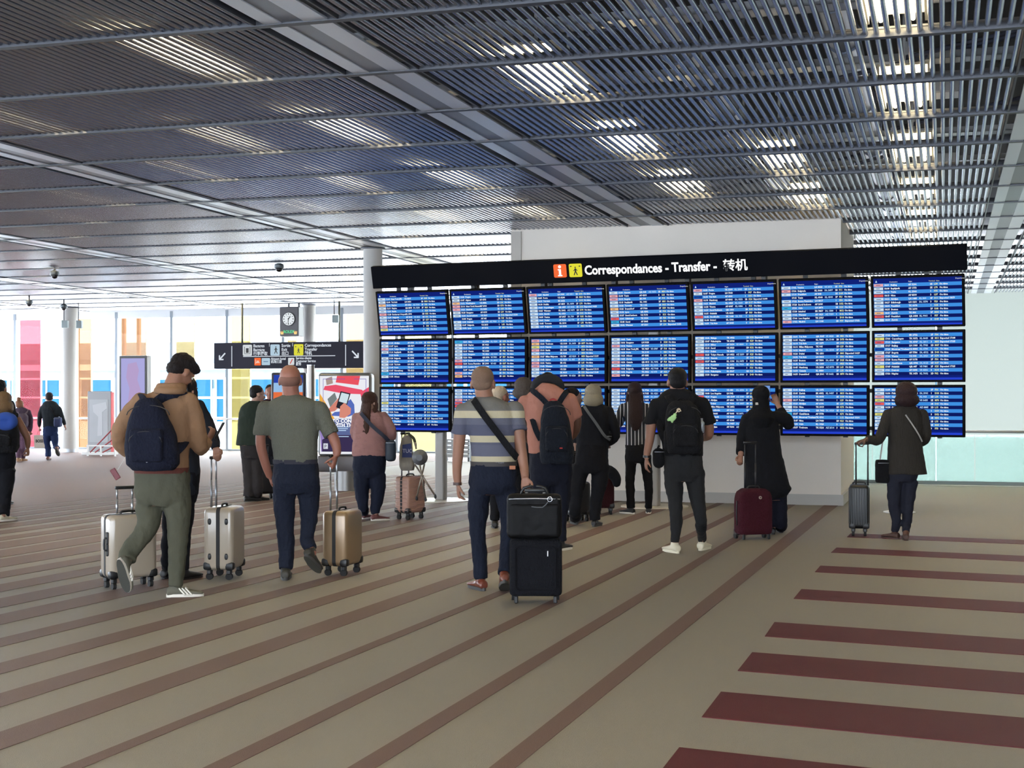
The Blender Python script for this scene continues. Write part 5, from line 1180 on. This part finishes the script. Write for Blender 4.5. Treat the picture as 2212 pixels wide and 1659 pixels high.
# 18. woman with bun, 19. man with paper bag
T_plaid = mat('dark plaid', (58, 44, 62), .9, var=.55, bscale=28, bump=.2)
r3, P3, M3 = person('woman with hair in a bun and dark plaid shirt walking away near the far windows', 34.5, 45, dict(
    skin='tan', head=(43, 874, 0), hs=.95, yaw=15, neck=(45, 884), nr=.05, hair=('bun', mat('auburn hair', (128, 84, 56), .6, bump=.6, bscale=60, var=.3)),
    torso=[(880, 45, 8, .06), (884, 46, 14, .09), (892, 47, 18, .11), (905, 47, 17, .12), (922, 47, 16, .12)], hips=[(919, 46, 16, .12), (930, 46, 17, .13), (940, 46, 12, .1)],
    armL=dict(p=[(30, 890), (27, 905), (29, 920, .1)], r=[.046, .042, .032]), armR=dict(p=[(62, 890), (67, 905), (67, 922), (65, 932, .03)], r=[.046, .042, .036, .03], curl=.8),
    legL=dict(p=[(40, 936), (40, 952), (40, 966)], r=[8, 7, 5.5], foot=dict(x=40, yaw=0)), legR=dict(p=[(51, 936), (51, 952), (50, 966)], r=[8, 7, 5.5], foot=dict(x=50, yaw=5, dy=.2)),
    top=T_plaid, bottom=mat('flowery trousers', (92, 64, 84), .9, var=.6, bscale=30), shoe=mat('tan shoe', (170, 130, 96), .6)))
r4, P4, M4 = person('man in dark sweater and blue jeans walking away past the round column', 35.2, 112, dict(
    skin='warm', head=(106, 858, 0), hs=1.0, yaw=-25, neck=(107, 871), nr=.055, hair=('short', H_dark),
    torso=[(866, 107, 8, .07), (871, 108, 16, .10), (879, 109, 21, .12), (895, 109, 19, .13), (915, 109, 17, .13), (924, 109, 17, .13)], hips=[(920, 109, 16, .13), (933, 109, 17, .14), (942, 109, 12, .1)],
    armL=dict(p=[(91, 881), (86, 898), (85, 912), (85, 922)], r=[.055, .05, .042, .032], palm=(1, 0, 0), thumb=1, curl=1.2), armR=dict(p=[(126, 881), (132, 896), (137, 910), (140, 918)], r=[.055, .05, .042, .032], palm=(-1, 0, 0), thumb=-1),
    legL=dict(p=[(101, 938), (101, 955), (104, 970)], r=[8.5, 7.5, 6], foot=dict(x=104, dy=.0, yaw=-5)), legR=dict(p=[(118, 938), (119, 953), (120, 964)], r=[8.5, 7.5, 6], foot=dict(x=121, y=983, dy=-.3, pitch=40)),
    top=cloth('dark teal sweater', (44, 52, 60)), bottom=cloth('blue jeans', (44, 62, 108)), shoe=mat('brown shoe', (110, 70, 60), .6), sole=M_dsole, topname='sweater', botname='jeans'))
# ================================================================ LUGGAGE AND THINGS CARRIED
def local(name, label, cat, Y, px, zpy=None, rz=0, group=None):
    x = (px-CX)/FX*Y; z = 0 if zpy is None else zt_(zpy, Y)
    r = empty(name, (x, Y, z), 0, label=label, cat=cat, group=group)
    def P(p):
        dy = p[2] if len(p) > 2 else 0; w = W(p[0], p[1], Y+dy); return Vector((w.x-x, dy, w.z-z))
    return r, P, Y/FX
def backpack(label, Y, px, rows, m, straps=(), dy=-.26, sw=.06, pocket=True, handle=None, mp=None):
    r, P, s = local('backpack', label, 'backpack', Y, px)
    b = MB(); L = []
    for q in rows:
        c = P((q[1], q[0], dy)); L.append((c.x, c.y, c.z, q[2]*s, q[3]))
    full = []
    for i in range(len(L)-1):
        for k in range(3):
            t = k/3; t = t*t*(3-2*t) if 0 else t; full.append(tuple(L[i][q]*(1-t)+L[i+1][q]*t for q in range(5)))
    full.append(L[-1]); b.stack(full, 26, 2.7); o = soft(b.build('pack_body', m, r), .011, 5, disp=.016, dscale=.12)
    if pocket:
        n = len(L); a = L[n//2]; z0 = L[-2][2]; z1 = (L[1][2]+L[2][2])/2 if n > 3 else a[2]; yb = a[1]-a[4]
        pb = MB(); h = z1-z0; pb.rbox(a[3]*1.35, .07, h*.62, .03, (a[0], yb-.006, z0+h*.36), 3); soft(pb.build('front_pocket', m, r), .010, 4, disp=.008, dscale=.1)
        zb = MB(); pts = [Vector((a[0]+a[3]*.66*math.cos(t), yb-.035, z0+h*.42+h*.2*math.sin(t))) for t in [PI*i/8 for i in range(9)]]; zb.limb(pts, [.004]*9, 6, 1, 0); zb.build('zip', M_black, r, smooth=True)
        zb = MB(); pts = [Vector((a[0]+a[3]*.86*math.cos(t), a[1]-a[4]*.62, (z1+L[1][2])/2-.06+(L[0][2]-z1)*.8*math.sin(t))) for t in [PI*i/10 for i in range(11)]]; zb.limb(pts, [.004]*11, 6, 1, 0); zb.build('zip', M_black, r, smooth=True)
    for st in straps:
        rb = MB(); ribbon(rb, [P(p) for p in st], sw, .006); rb.build('shoulder_strap', m, r, auto=50)
    if handle:
        hb = MB(); c = P(handle); hb.limb([c+Vector((-.035, 0, -.03)), c+Vector((-.03, 0, .005)), c+Vector((0, 0, .018)), c+Vector((.03, 0, .005)), c+Vector((.035, 0, -.03))], [.009]*5, 8, 3, 1); hb.build('top_handle', mp or m, r, smooth=True)
    return r, P
navy = cloth('navy nylon', (26, 30, 50), bscale=60); blackn = cloth('black nylon', (22, 22, 26), bscale=60); blkbl = cloth('blue black nylon', (24, 30, 42), bscale=60)
bp1, Pb1 = backpack('navy rounded backpack on the back of the man in the tan hoodie', 11.05, 327, [(860, 322, 16, .05), (872, 321, 28, .085), (900, 322, 40, .115), (940, 326, 52, .135), (975, 329, 57, .14), (1003, 331, 55, .13), (1016, 332, 42, .10)], navy,
    straps=[[(316, 876, -.22), (309, 866, -.18), (304, 860, -.12), (300, 862, -.03)], [(334, 872, -.2), (352, 858, -.15), (378, 850, -.12), (398, 856, -.04), (408, 868, .06)], [(370, 985, -.2), (382, 973, -.17), (393, 962, -.13), (399, 955, -.06)]], dy=-.27, sw=.07)
b = MB(); c = Pb1((320, 997, -.415)); b.limb([c+Vector((-.02, 0, .004)), c+Vector((-.012, 0, -.005)), c+Vector((.0, 0, .0)), c+Vector((.03, 0, .016))], [.003, .004, .0035, .001], 6, 2, 1); b.build('white_swoosh', mat('pale print', (200, 200, 205), .5), bp1, smooth=True)
tg = MB(); c = Pb1((249, 1024, -.2)); q = Matrix.Rotation(math.radians(-32), 4, 'Y'); tg.rbox(.045, .006, .09, .004, c, 1, q); tg.build('luggage_tag', mat('dark red tag', (96, 26, 36), .5), bp1)
MB().limb([Pb1((272, 985, -.22)), Pb1((262, 1002, -.21)), Pb1((254, 1015, -.2))], [.002, .002, .002], 6, 2, 0).build('tag_cord', mat('pale cord', (190, 186, 180), .7), bp1)
bp2, Pb2 = backpack('dark navy backpack with a red top handle worn by the salmon t-shirt man', 14.4, 1200, [(866, 1195, 10, .05), (876, 1196, 22, .08), (905, 1199, 30, .11), (945, 1201, 35, .125), (980, 1203, 37, .13), (1002, 1203, 34, .11)], blkbl,
    straps=[[(1186, 878, -.2), (1172, 862, -.16), (1158, 850, -.13), (1150, 844, -.06), (1149, 846, .05)], [(1205, 876, -.2), (1214, 860, -.16), (1221, 850, -.13), (1225, 846, -.05), (1226, 850, .05)], [(1168, 950, -.2), (1158, 930, -.16), (1150, 905, -.10)]], dy=-.25, sw=.055, handle=(1195, 866, -.25), mp=mat('red handle', (150, 40, 40), .6))
MB().rbox(.03, .004, .012, .003, tuple(Pb2((1212, 968, -.418))), 1).build('red_badge', mat('red badge', (190, 50, 44), .5), bp2)
bp3, Pb3 = backpack('large black backpack with a pale green dangling charm on the black t-shirt man', 14.2, 1476, [(866, 1472, 18, .05), (876, 1473, 30, .09), (900, 1475, 37, .12), (940, 1477, 39, .135), (968, 1478, 39, .135), (980, 1478, 34, .11)], blackn,
    straps=[[(1456, 880, -.2), (1448, 864, -.15), (1442, 856, -.1), (1440, 856, .0)], [(1488, 880, -.2), (1494, 864, -.15), (1498, 856, -.1), (1500, 857, .0)], [(1440, 960, -.2), (1428, 935, -.14), (1422, 905, -.06)]], dy=-.26, sw=.06, handle=(1472, 864, -.24))
for q_, dx in ((1441, -1), (1510, 1)):
    b = MB(); c = Pb3((q_, 950, -.24)); b.rbox(.06, .13, .2, .025, c, 3); soft(b.build('side_pocket', blackn, bp3), .01, 3, disp=.008)
r_, P_, s_ = local('water_bottle', 'clear crinkled water bottle in the side pocket of the black backpack', 'bottle', 14.2, 1508, 934)
b = MB(); b.stack([(0, -.25, 0, .028, .028), (0, -.25, .05, .033, .033), (0, -.25, .075, .028, .028), (0, -.25, .1, .032, .032), (0, -.25, .125, .014, .014)], 14, 2); b.build('bottle_body', mat('crinkled clear plastic', (150, 156, 164), .2, .5, bump=.8, bscale=40), r_, smooth=True)
MB().cyl((0, -.25, .125), (0, -.25, .145), .015, 12).build('cap', mat('grey cap', (110, 112, 116), .5), r_, auto=40)
r_, P_, s_ = local('bag_charm', 'pale green and cream bag charm hanging on the black backpack', 'charm', 14.2, 1455, 914)
b = MB(); c = P_((1466, 886, -.43)); b.ring(c, .016, .0045, 'y', 16, 6); b.build('ring', mat('cream cord', (214, 196, 168), .6), r_, smooth=True)
MB().limb([P_((1460, 892, -.43)), P_((1467, 884, -.43)), P_((1471, 888, -.43))], [.005, .005, .004], 8, 2, 1).build('clip', mat('cream cord', (214, 196, 168), .6), r_, smooth=True)
b = MB()
for a in ((1458, 896, .018), (1453, 901, .02), (1448, 905, .022), (1455, 905, .018), (1444, 907, .014), (1452, 911, .012), (1458, 902, .016)): b.ell(tuple(P_((a[0], a[1], -.43))), a[2], .012, a[2])
soft(b.build('charm_body', mat('pale green rubber', (156, 196, 130), .6), r_), .005, 1)
# neck pillows
r_, P_, s_ = local('neck_pillow', 'black neck pillow around the bowed head of the salmon t-shirt man', 'neck pillow', 14.4, 1183, 842)
b = MB(); pts = []
for i in range(13):
    a = math.radians(-35+250*i/12); pts.append(P_((1183, 840, .03))+Vector((.128*math.cos(a), .02-.05*math.sin(a), .01+.10*math.sin(a))))
b.limb(pts, [.034]+[.048]*11+[.034], 14, 2, 2); soft(b.build('cushion', mat('black plush', (20, 20, 24), .95, bump=.3, bscale=200), r_), .01, 3)
r_, P_, s_ = local('neck_pillow', 'blue neck pillow strapped to the pack of the woman at the left edge', 'neck pillow', 17.9, 14, 932)
b = MB(); pts = [P_((13, 910, -.34))+Vector((.085*math.cos(math.radians(200+320*i/14)), 0, .055*math.sin(math.radians(200+320*i/14)))) for i in range(15)]
b.limb(pts, [.05]+[.062]*13+[.05], 14, 2, 2); soft(b.build('cushion', mat('royal blue plush', (34, 66, 140), .95, bump=.3, bscale=200), r_), .012, 3)
backpack('tall black travel backpack on the fair-haired woman at the left edge', 17.9, 10, [(893, 6, 22, .07), (905, 8, 28, .1), (940, 10, 31, .12), (965, 10, 31, .12), (978, 9, 26, .10)], blackn, straps=[[(30, 905, -.2), (36, 897, -.12), (34, 895, .02)]], dy=-.24, sw=.05)
backpack('small patterned backpack on the woman with the bun', 34.5, 48, [(893, 48, 8, .08), (900, 48, 12, .1), (914, 48, 13, .11), (922, 48, 11, .1)], mat('patterned pack', (66, 52, 66), .8, var=.5, bscale=30), straps=[[(40, 894, -.15), (37, 888, -.06), (38, 886, .05)], [(56, 894, -.15), (59, 888, -.06), (58, 886, .05)]], dy=-.22, sw=.05, pocket=False)
# shoulder bags
def strap_bag(name, label, Y, px, strap, w, ms, bag=None, mb_=None, extra=None):
    r, P, s = local(name, label, 'bag', Y, px)
    for st in (strap if isinstance(strap[0], list) else [strap]): rb = MB(); ribbon(rb, [P(p) for p in st], w, .004); rb.build('strap', ms, r, auto=50)
    if bag:
        x0, y0, x1, y1, dp, dy, rd = bag; c0_, c1_ = P((x0, y0, dy)), P((x1, y1, dy))
        b = MB(); b.rbox(abs(c1_.x-c0_.x), dp, abs(c0_.z-c1_.z), rd, tuple((c0_+c1_)/2), 3); soft(b.build('bag_body', mb_ or ms, r), .009, 4, disp=.012, dscale=.1)
        zb = MB(); c = (c0_+c1_)/2; zb.limb([Vector((c0_.x*.8+c.x*.2, c.y-dp/2-.004, c0_.z-.035)), Vector((c1_.x*.8+c.x*.2, c.y-dp/2-.004, c0_.z-.035))], [.004, .004], 6, 0, 1); zb.build('zip', M_metal, r, smooth=True)
    return r, P
strap_bag('crossbody_bag', 'black crossbody bag with a broad strap on the striped polo man', 11.45, 1070, [(1022, 862, -.02), (1026, 868, -.11), (1048, 900, -.165), (1080, 942, -.172), (1106, 976, -.15), (1118, 990, -.08)], .055, blackn, (1108, 982, 1126, 1028, .10, .03, .02))
strap_bag('crossbody_bag', 'thin grey bag strap across the back of the blonde woman with a small black bag', 17.1, 1292, [(1262, 878, -.06), (1270, 890, -.14), (1288, 915, -.15), (1305, 940, -.15), (1318, 950, -.08)], .032, mat('grey webbing', (86, 88, 92), .8), (1306, 936, 1322, 956, .10, -.02, .02), blackn)
strap_bag('crossbody_bag', 'navy crossbody bag at the right hip of the dusty pink top woman', 17.9, 830, [(778, 890, -.03), (784, 898, -.14), (804, 920, -.18), (828, 941, -.18), (842, 955, -.10)], .045, mat('navy webbing', (30, 34, 50), .8), (833, 950, 855, 997, .20, -.05, .05), mat('dark teal leather', (26, 40, 54), .6))
strap_bag('handbag', 'small black handbag hanging at the left hip of the round-bobbed woman', 15.55, 1910, [[(1908, 945, .02), (1905, 965, .0), (1901, 995, .0)], [(1956, 896, -.15), (1970, 916, -.155), (1984, 938, -.15), (1992, 954, -.10)]], .014, mat('pale grey strap', (150, 146, 142), .6), (1892, 993, 1920, 1043, .10, .0, .02), blackn)
strap_bag('waist_bag', 'round black bag hanging at the left hip of the black t-shirt man', 14.2, 1424, [(1424, 962, .02), (1420, 972, .02), (1422, 985, .02)], .02, blackn, (1410, 968, 1436, 1011, .16, .03, .055))
strap_bag('shoulder_bag', 'navy shoulder bag at the right hip of the man in dark sweater far back', 35.2, 122, [(104, 873, -.05), (110, 882, -.15), (118, 896, -.16), (124, 904, -.14)], .04, blackn, (117, 901, 133, 923, .18, -.12, .05), mat('navy canvas', (40, 52, 90), .8))
r_, P_, s_ = local('paper_bag', 'cream paper shopping bag with black lettering carried by the far man', 'shopping bag', 35.2, 87, 968)
w_, h_ = 22*s_, 28*s_
b = MB(); b.add([(-w_/2, -.06, 0), (w_/2, -.06, 0), (w_/2, .06, 0), (-w_/2, .06, 0), (-w_/2-.01, -.07, h_), (w_/2+.01, -.07, h_), (w_/2+.01, .07, h_), (-w_/2-.01, .07, h_)], [(0, 3, 2, 1), (0, 1, 5, 4), (1, 2, 6, 5), (2, 3, 7, 6), (3, 0, 4, 7)]); b.build('bag_body', mat('cream paper', (196, 186, 170), .7), r_)
text('lettering', 'BOSS', .10, S_k, r_, (0, -.072, h_*.45), align='CENTER', bold=.003, squeeze=.8)
for y in (-.065, .065): MB().limb([(-.06, y, h_), (-.02, y, h_+.13), (.02, y, h_+.13), (.06, y, h_)], [.004]*4, 6, 3, 0).build('rope_handle', mat('brown cord', (120, 90, 70), .8), r_)
# phones
r_, P_, s_ = local('phone', 'phone held up by the woman in the black coat, screen lit blue', 'phone', 15.9, 1666, 861)
b = MB(); b.rbox(.075, .009, .155, .006, (0, .27, .078), 2); b.build('phone_body', M_black, r_, auto=40)
MB().quad((-.034, .2652, .01), (.034, .2652, .01), (.034, .2652, .146), (-.034, .2652, .146)).build('phone_screen', emis('phone display blue', (120, 160, 225), .9), r_)
r_, P_, s_ = local('phone', 'dark phone in the right hand of the man in the tan hoodie', 'phone', 11.05, 455, 946)
b = MB(); b.rbox(.012, .075, .15, .005, (0, .33, .05), 2, Matrix.Rotation(.5, 4, 'Y')); b.build('phone_body', M_black, r_, auto=40)

def suitcase(label, px, fy, w, d, h, yaw, m, hs_h=.4, band=True, ribs=None, spin=4, soft_=False, hoff=0.0, hd_=None, guards=True, name='suitcase', hdep=None, pads=False, side_handle=False, group=None, tubec=None, rad=None):
    """w = broad face width (local x), d = thickness (local y), standing on castors; yaw turns it counterclockwise"""
    Y = FX*CH/(fy-HY); x = (px-CX)/FX*Y; r = empty(name, (x, Y, 0), math.radians(yaw), label=label, cat='suitcase', group=group)
    z0 = .085 if spin == 4 else .055; R_ = rad or (.045 if not soft_ else .05); hh = h-z0
    b = MB()
    if soft_ == 'dome':
        L = []
        for t in [i/14 for i in range(15)]:
            f = 1.0 if t < .72 else math.sqrt(max(0, 1-((t-.72)/.28)**2))*.42+.58
            e = .93+.07*min(1, t/.05); L.append((0, 0, z0+t*hh, w/2*f*e, d/2*e*(1 if t < .93 else .86)))
        b.stack(L, 28, 5); body = soft(b.build('shell', m, r), .009, 3)
    else:
        b.rbox(w, d, hh, R_, (0, 0, z0+hh/2), 4); body = b.build('shell', m, r, auto=35)
    if band:
        zb = MB(); t = .016; e = .003
        outer = rsq(0, z0+hh/2, w+e*2, hh+e*2, R_+e, 6); zb.plate(outer, -t, t); zb.build('zip_band', mat('zip band black', (24, 24, 26), .7), r, auto=35)
    if ribs == 'v':
        for sg_n in (-1, 1):
            for k in range(7): MB().rbox(.012, .008, hh*.82, .003, (-w/2+w*(k+1)/8, sg_n*(d/2+.001), z0+hh/2), 1).build('rib', m, r)
        for sg_n in (-1, 1):
            for k in (-1, 0, 1): MB().rbox(.008, .012, hh*.82, .003, (sg_n*(w/2+.001), k*d*.3, z0+hh/2), 1).build('rib', m, r)
    if ribs == 'h':
        for k in range(9):
            z = z0+hh*(.09+.1*k)
            for s in (-1, 1):
                q = MB(); y = s*(d/2+.001)
                q.limb([(-w*.43, y, z), (-w*.12, y, z), (w*.0, y, z+.022), (w*.43, y, z+.022)], [.005]*4, 6, 1, 1); q.build('rib', m, r, smooth=True)
            for s in (-1, 1): MB().limb([(s*(w/2+.001), -d*.42, z), (s*(w/2+.001), d*.42, z)], [.005, .005], 6, 0, 1).build('rib', m, r, smooth=True)
    if pads:
        for zq in (.22, .78):
            for y in (-.28, .28): q = MB(); q.ell((-w/2-.001, y*d, z0+hh*zq), .006, .016, .03, None, 14, 6); q.build('side_foot', M_black, r, smooth=True)
    if side_handle:
        MB().limb([(-w/2-.004, -.05, z0+hh*.45), (-w/2-.022, -.045, z0+hh*.47), (-w/2-.022, -.045, z0+hh*.62), (-w/2-.004, -.05, z0+hh*.64)], [.008]*4, 8, 2, 1).build('side_handle', M_dark, r, smooth=True)
        for zq in (.42, .60): q = MB(); q.rbox(.006, .035, .10, .01, (-w/2-.002, -d*.27, z0+hh*(zq+.04)), 2); q.build('recess', M_dark, r)
    tb_ = MB(); tb_.limb([(-.07, 0, h-.004), (-.055, 0, h+.022), (.055, 0, h+.022), (.07, 0, h-.004)], [.010]*4, 8, 2, 1); tb_.build('top_handle', M_black, r, smooth=True)
    if spin == 4:
        for sx in (-1, 1):
            for sy in (-1, 1):
                cx_, cy_ = sx*(w/2-.045), sy*(d/2-.045)
                f = MB(); f.rbox(.045, .045, .045, .01, (cx_, cy_, .068), 1); fork = f.build('wheel_fork', M_black, r)
                q = MB(); q.cyl((cx_-.014, cy_, .03), (cx_+.014, cy_, .03), .03, 16); q.build('wheel', M_rubber, r, auto=40)
                if guards: q = MB(); q.rbox(.075, .075, .07, .02, (sx*(w/2-.034), sy*(d/2-.034), z0+.035), 2); q.build('corner_guard', M_black, r, auto=40)
    else:
        for sx in (-1, 1):
            q = MB(); q.cyl((sx*(w/2-.03)-.014, d/2-.03, .035), (sx*(w/2-.03)+.014, d/2-.03, .035), .035, 18); q.build('wheel', M_rubber, r, auto=40)
            q = MB(); q.rbox(.05, .09, .07, .015, (sx*(w/2-.035), d/2-.045, .075), 2); q.build('wheel_housing', M_black, r)
            q = MB(); q.rbox(.03, .03, .06, .008, (sx*(w/2-.05), -d/2+.03, .03), 1); q.build('foot', M_black, r)
    if hs_h:
        hy_ = hdep if hdep is not None else d/2-.035
        for s in (-1, 1):
            MB().limb([(hoff+s*.065, hy_, h-.01), (hoff+s*.065, hy_, h+hs_h*.55)], [.0095, .0095], 8, 0, 0).build('handle_tube', tubec or M_metal, r, smooth=True)
            MB().limb([(hoff+s*.065, hy_, h+hs_h*.5), (hoff+s*.065, hy_, h+hs_h)], [.0075, .0075], 8, 0, 0).build('handle_tube', tubec or M_metal, r, smooth=True)
        g = MB(); g.rbox(.165, .032, .028, .01, (hoff, hy_, h+hs_h), 2); g.build('handle_grip', M_black, r, auto=40)
    return r
M_pw = mat('off white shell', (160, 148, 132), .3, coat=.5); M_gold2 = mat('champagne gold shell', (136, 112, 84), .32, .25, coat=.4); M_pinks = mat('rose beige shell', (168, 130, 114), .45)
suitcase('off white hard suitcase behind the tan hoodie man, black band and side handle towards us', 278, 1268, .40, .25, .60, 36, M_pw, hs_h=.21, side_handle=True)
suitcase('off white hard suitcase seen edge-on with four black oval feet', 485, 1248, .37, .26, .615, 84, M_pw, hs_h=.42, pads=True)
suitcase('champagne gold hard suitcase pulled by the balding man in the grey polo', 740, 1240, .36, .24, .565, 72, M_gold2, hs_h=.475)
suitcase('rose beige ribbed suitcase with a tote bag on its handle', 886, 1121, .34, .24, .55, 52, M_pinks, hs_h=.54, ribs='h')
cas = suitcase('black soft suitcase of the striped polo man, a white mark on its front', 1157, 1300, .395, .24, .48, 0, cloth('black suitcase nylon', (20, 21, 28), bscale=80), hs_h=.0, band=False, spin=2, rad=.035, name='suitcase')
MB().rbox(.30, .02, .33, .03, (0, -.122, .27), 3).build('front_panel', cloth('black suitcase nylon', (20, 21, 28), bscale=80), cas, auto=40)
MB().plate(rsq(.0, .27, .325, .355, .04, 6), -.128, -.120).build('piping', mat('piping grey', (13, 13, 18), .7, spec=.1), cas)
MB().box(.085, .092, -.137, -.131, .36, .40).build('white_mark', mat('white mark', (225, 225, 225), .5), cas)
for s in (-1, 1): MB().limb([(s*.066, .09, .46), (s*.066, .09, .83)], [.011, .011], 8, 0, 0).build('handle_tube', mat('bright handle tube', (214, 214, 210), .3, .6), cas, smooth=True)
MB().rbox(.17, .032, .03, .01, (0, .09, .84), 2).build('handle_grip', M_black, cas, auto=40)
YE = FX*CH/(1300-HY)
r_ = empty('laptop_bag', ((1154-CX)/FX*YE, YE, .487), 0, label='black glossy laptop bag standing on top of the black soft suitcase', cat='bag')
M_gl = mat('black coated fabric', (11, 11, 13), .6, bump=.25, bscale=14, spec=.15)
b = MB(); b.rbox(.415, .17, .335, .04, (0, -.025, .168), 3); soft(b.build('bag_body', M_gl, r_), .009, 4, disp=.012, dscale=.12)
b = MB(); b.rbox(.37, .03, .25, .02, (0, -.112, .14), 2); soft(b.build('front_pocket', M_gl, r_), .009, 3, disp=.012, dscale=.1)
MB().limb([(-.19, -.10, .30), (0, -.118, .305), (.19, -.10, .30)], [.005]*3, 6, 2, 1).build('zip', M_metal, r_, smooth=True)
for s in (-.1, .1): MB().limb([(s-.0, -.05, .33), (s*.8, -.06, .38), (s*.2, -.06, .395)], [.010, .010, .010], 8, 2, 1).build('carry_handle', M_black, r_, smooth=True)
b = MB(); b.ring((.115, -.12, .30), .018, .004, 'y', 12, 5); b.build('buckle', M_chrome, r_, smooth=True)
MB().limb([(.10, -.128, .28), (.06, -.13, .24), (-.02, -.13, .245)], [.004]*3, 6, 2, 1).build('loose_strap', mat('grey webbing', (86, 88, 92), .8), r_)
bg = suitcase('burgundy soft suitcase with rounded top and a small round badge', 1627, 1164, .40, .22, .555, 16, cloth('burgundy nylon', (78, 24, 38), bscale=80), hs_h=.50, band=False, spin=2, soft_='dome', tubec=M_dark)
b = MB(); b.plate([(.03+.017*math.cos(a*PI/10), .46+.017*math.sin(a*PI/10)) for a in range(20)], -.120, -.108); b.build('round_badge', mat('badge silver', (190, 180, 170), .3, .6), bg)
b = MB(); b.plate([(.03+.008*math.cos(a*PI/6), .46+.008*math.sin(a*PI/6)) for a in range(12)], -.123, -.119); b.build('badge_centre', mat('badge dark', (90, 60, 50), .5), bg)
MB().limb([(-.205, -.02, .16), (-.21, -.02, .30), (-.205, -.02, .42)], [.006]*3, 6, 2, 1).build('side_zip', M_black, bg, smooth=True)
suitcase('dark green grey ribbed suitcase beside the round-bobbed woman', 1856, 1156, .22, .33, .575, -14, mat('dark green grey shell', (17, 20, 22), .4), hs_h=.46, ribs='v', hdep=-.05, hoff=.03, tubec=M_dark, band=False)
suitcase('dark burgundy suitcase standing beyond the blonde woman, a jacket draped on it', 1306, 1110, .24, .34, .50, 0, cloth('dark burgundy nylon', (62, 24, 32), bscale=80), hs_h=.12, band=False)
r_, P_, s_ = local('jacket', 'black jacket draped over the burgundy suitcase beyond the blonde woman', 'jacket', 18.75, 1322, 1054)
b = MB(); b.limb([P_((1300, 1016, -.12)), P_((1316, 1018, -.12)), P_((1330, 1032, -.10)), P_((1332, 1044, -.10))], [.07, .08, .07, .055], 16, 3, 2); soft(b.build('cloth_body', cloth('black jacket cloth', (26, 28, 36)), r_), .012, 4, disp=.02)
suitcase('black suitcase at the left leg of the blonde woman, pale wheels', 1246, 1126, .30, .22, .50, 25, mat('black shell', (22, 24, 30), .4), hs_h=.35, band=False, tubec=M_dark)
suitcase('small black suitcase on castors beside the man in the green jacket', 574, 1078, .30, .22, .52, 30, mat('black shell', (22, 24, 30), .4), hs_h=.3, band=False, tubec=M_dark)
# tote bag and folding stool on the rose suitcase
r_, P_, s_ = local('tote_bag', 'cream canvas tote bag with a blue print hanging on the rose suitcase handle', 'bag', 18.0, 880, 1018)
b = MB(); L = []
for py, cx_, hw, dp in ((940, 880, 6, .03), (948, 879, 11, .05), (965, 877, 14, .06), (990, 878, 16, .07), (1008, 880, 17, .07), (1017, 881, 14, .05)):
    c = P_((cx_, py, .13)); L.append((c.x, c.y, c.z, hw*s_, dp))
b.stack(L, 22, 2.6); soft(b.build('bag_body', cloth('cream canvas', (176, 168, 156)), r_), .011, 4, disp=.02)
q = MB(); c = P_((878, 978, .052)); q.poly([c+Vector((-.05, 0, .10)), c+Vector((.06, 0, .12)), c+Vector((.07, 0, -.06)), c+Vector((-.055, 0, -.06))]); q.build('blue_print', mat('blue print', (48, 58, 104), .8), r_)
text('lettering', 'TUO', .07, mat('pale print text', (196, 196, 206), .8), r_, tuple(c+Vector((-.05, -.006, .0))), squeeze=.9)
MB().limb([P_((872, 946, .13)), P_((878, 936, .15)), P_((888, 940, .13))], [.010]*3, 8, 3, 1).build('handle_loop', cloth('olive strap', (92, 92, 70)), r_, smooth=True)
MB().limb([P_((886, 940, .1)), P_((894, 948, .08)), P_((898, 962, .08))], [.018, .02, .016], 8, 3, 2).build('rolled_scarf', cloth('olive strap', (92, 92, 70)), r_, smooth=True)
YS = 17.93
r_, P_, s_ = local('folding_stool', 'folding stool with round grey seat leaning on the rose suitcase', 'stool', YS, 906, 1079)
c = P_((907, 988, 0)); b = MB(); b.limb([c+Vector((0, -.012, 0)), c+Vector((0, .012, 0))], [17*s_, 17*s_], 30, 0, 1); b.build('seat', mat('grey vinyl seat', (98, 102, 108), .6), r_, auto=40)
M_st = mat('stool tube', (140, 130, 118), .4, .6)
for a, e in (((896, 1003, .02), (940, 1071, -.02)), ((917, 1002, .02), (900, 1075, -.02)), ((907, 1004, -.02), (919, 1077, .03)), ((899, 970, .02), (897, 955, .02))):
    MB().limb([P_(a), P_(e)], [.011, .011], 8, 0, 0).build('leg', M_st, r_, smooth=True)
for e in ((940, 1071, -.02), (900, 1075, -.02), (919, 1077, .03)): c = P_(e); q = MB(); q.limb([c+Vector((0, 0, .01)), c+Vector((0.003, 0, -.02))], [.014, .018], 10, 0, 1); q.build('rubber_tip', M_dark, r_, smooth=True)
c = P_((909, 1027, 0)); MB().ring(tuple(c), .035, .008, 'z', 16, 6).build('joint_ring', M_st, r_, smooth=True)
bake()
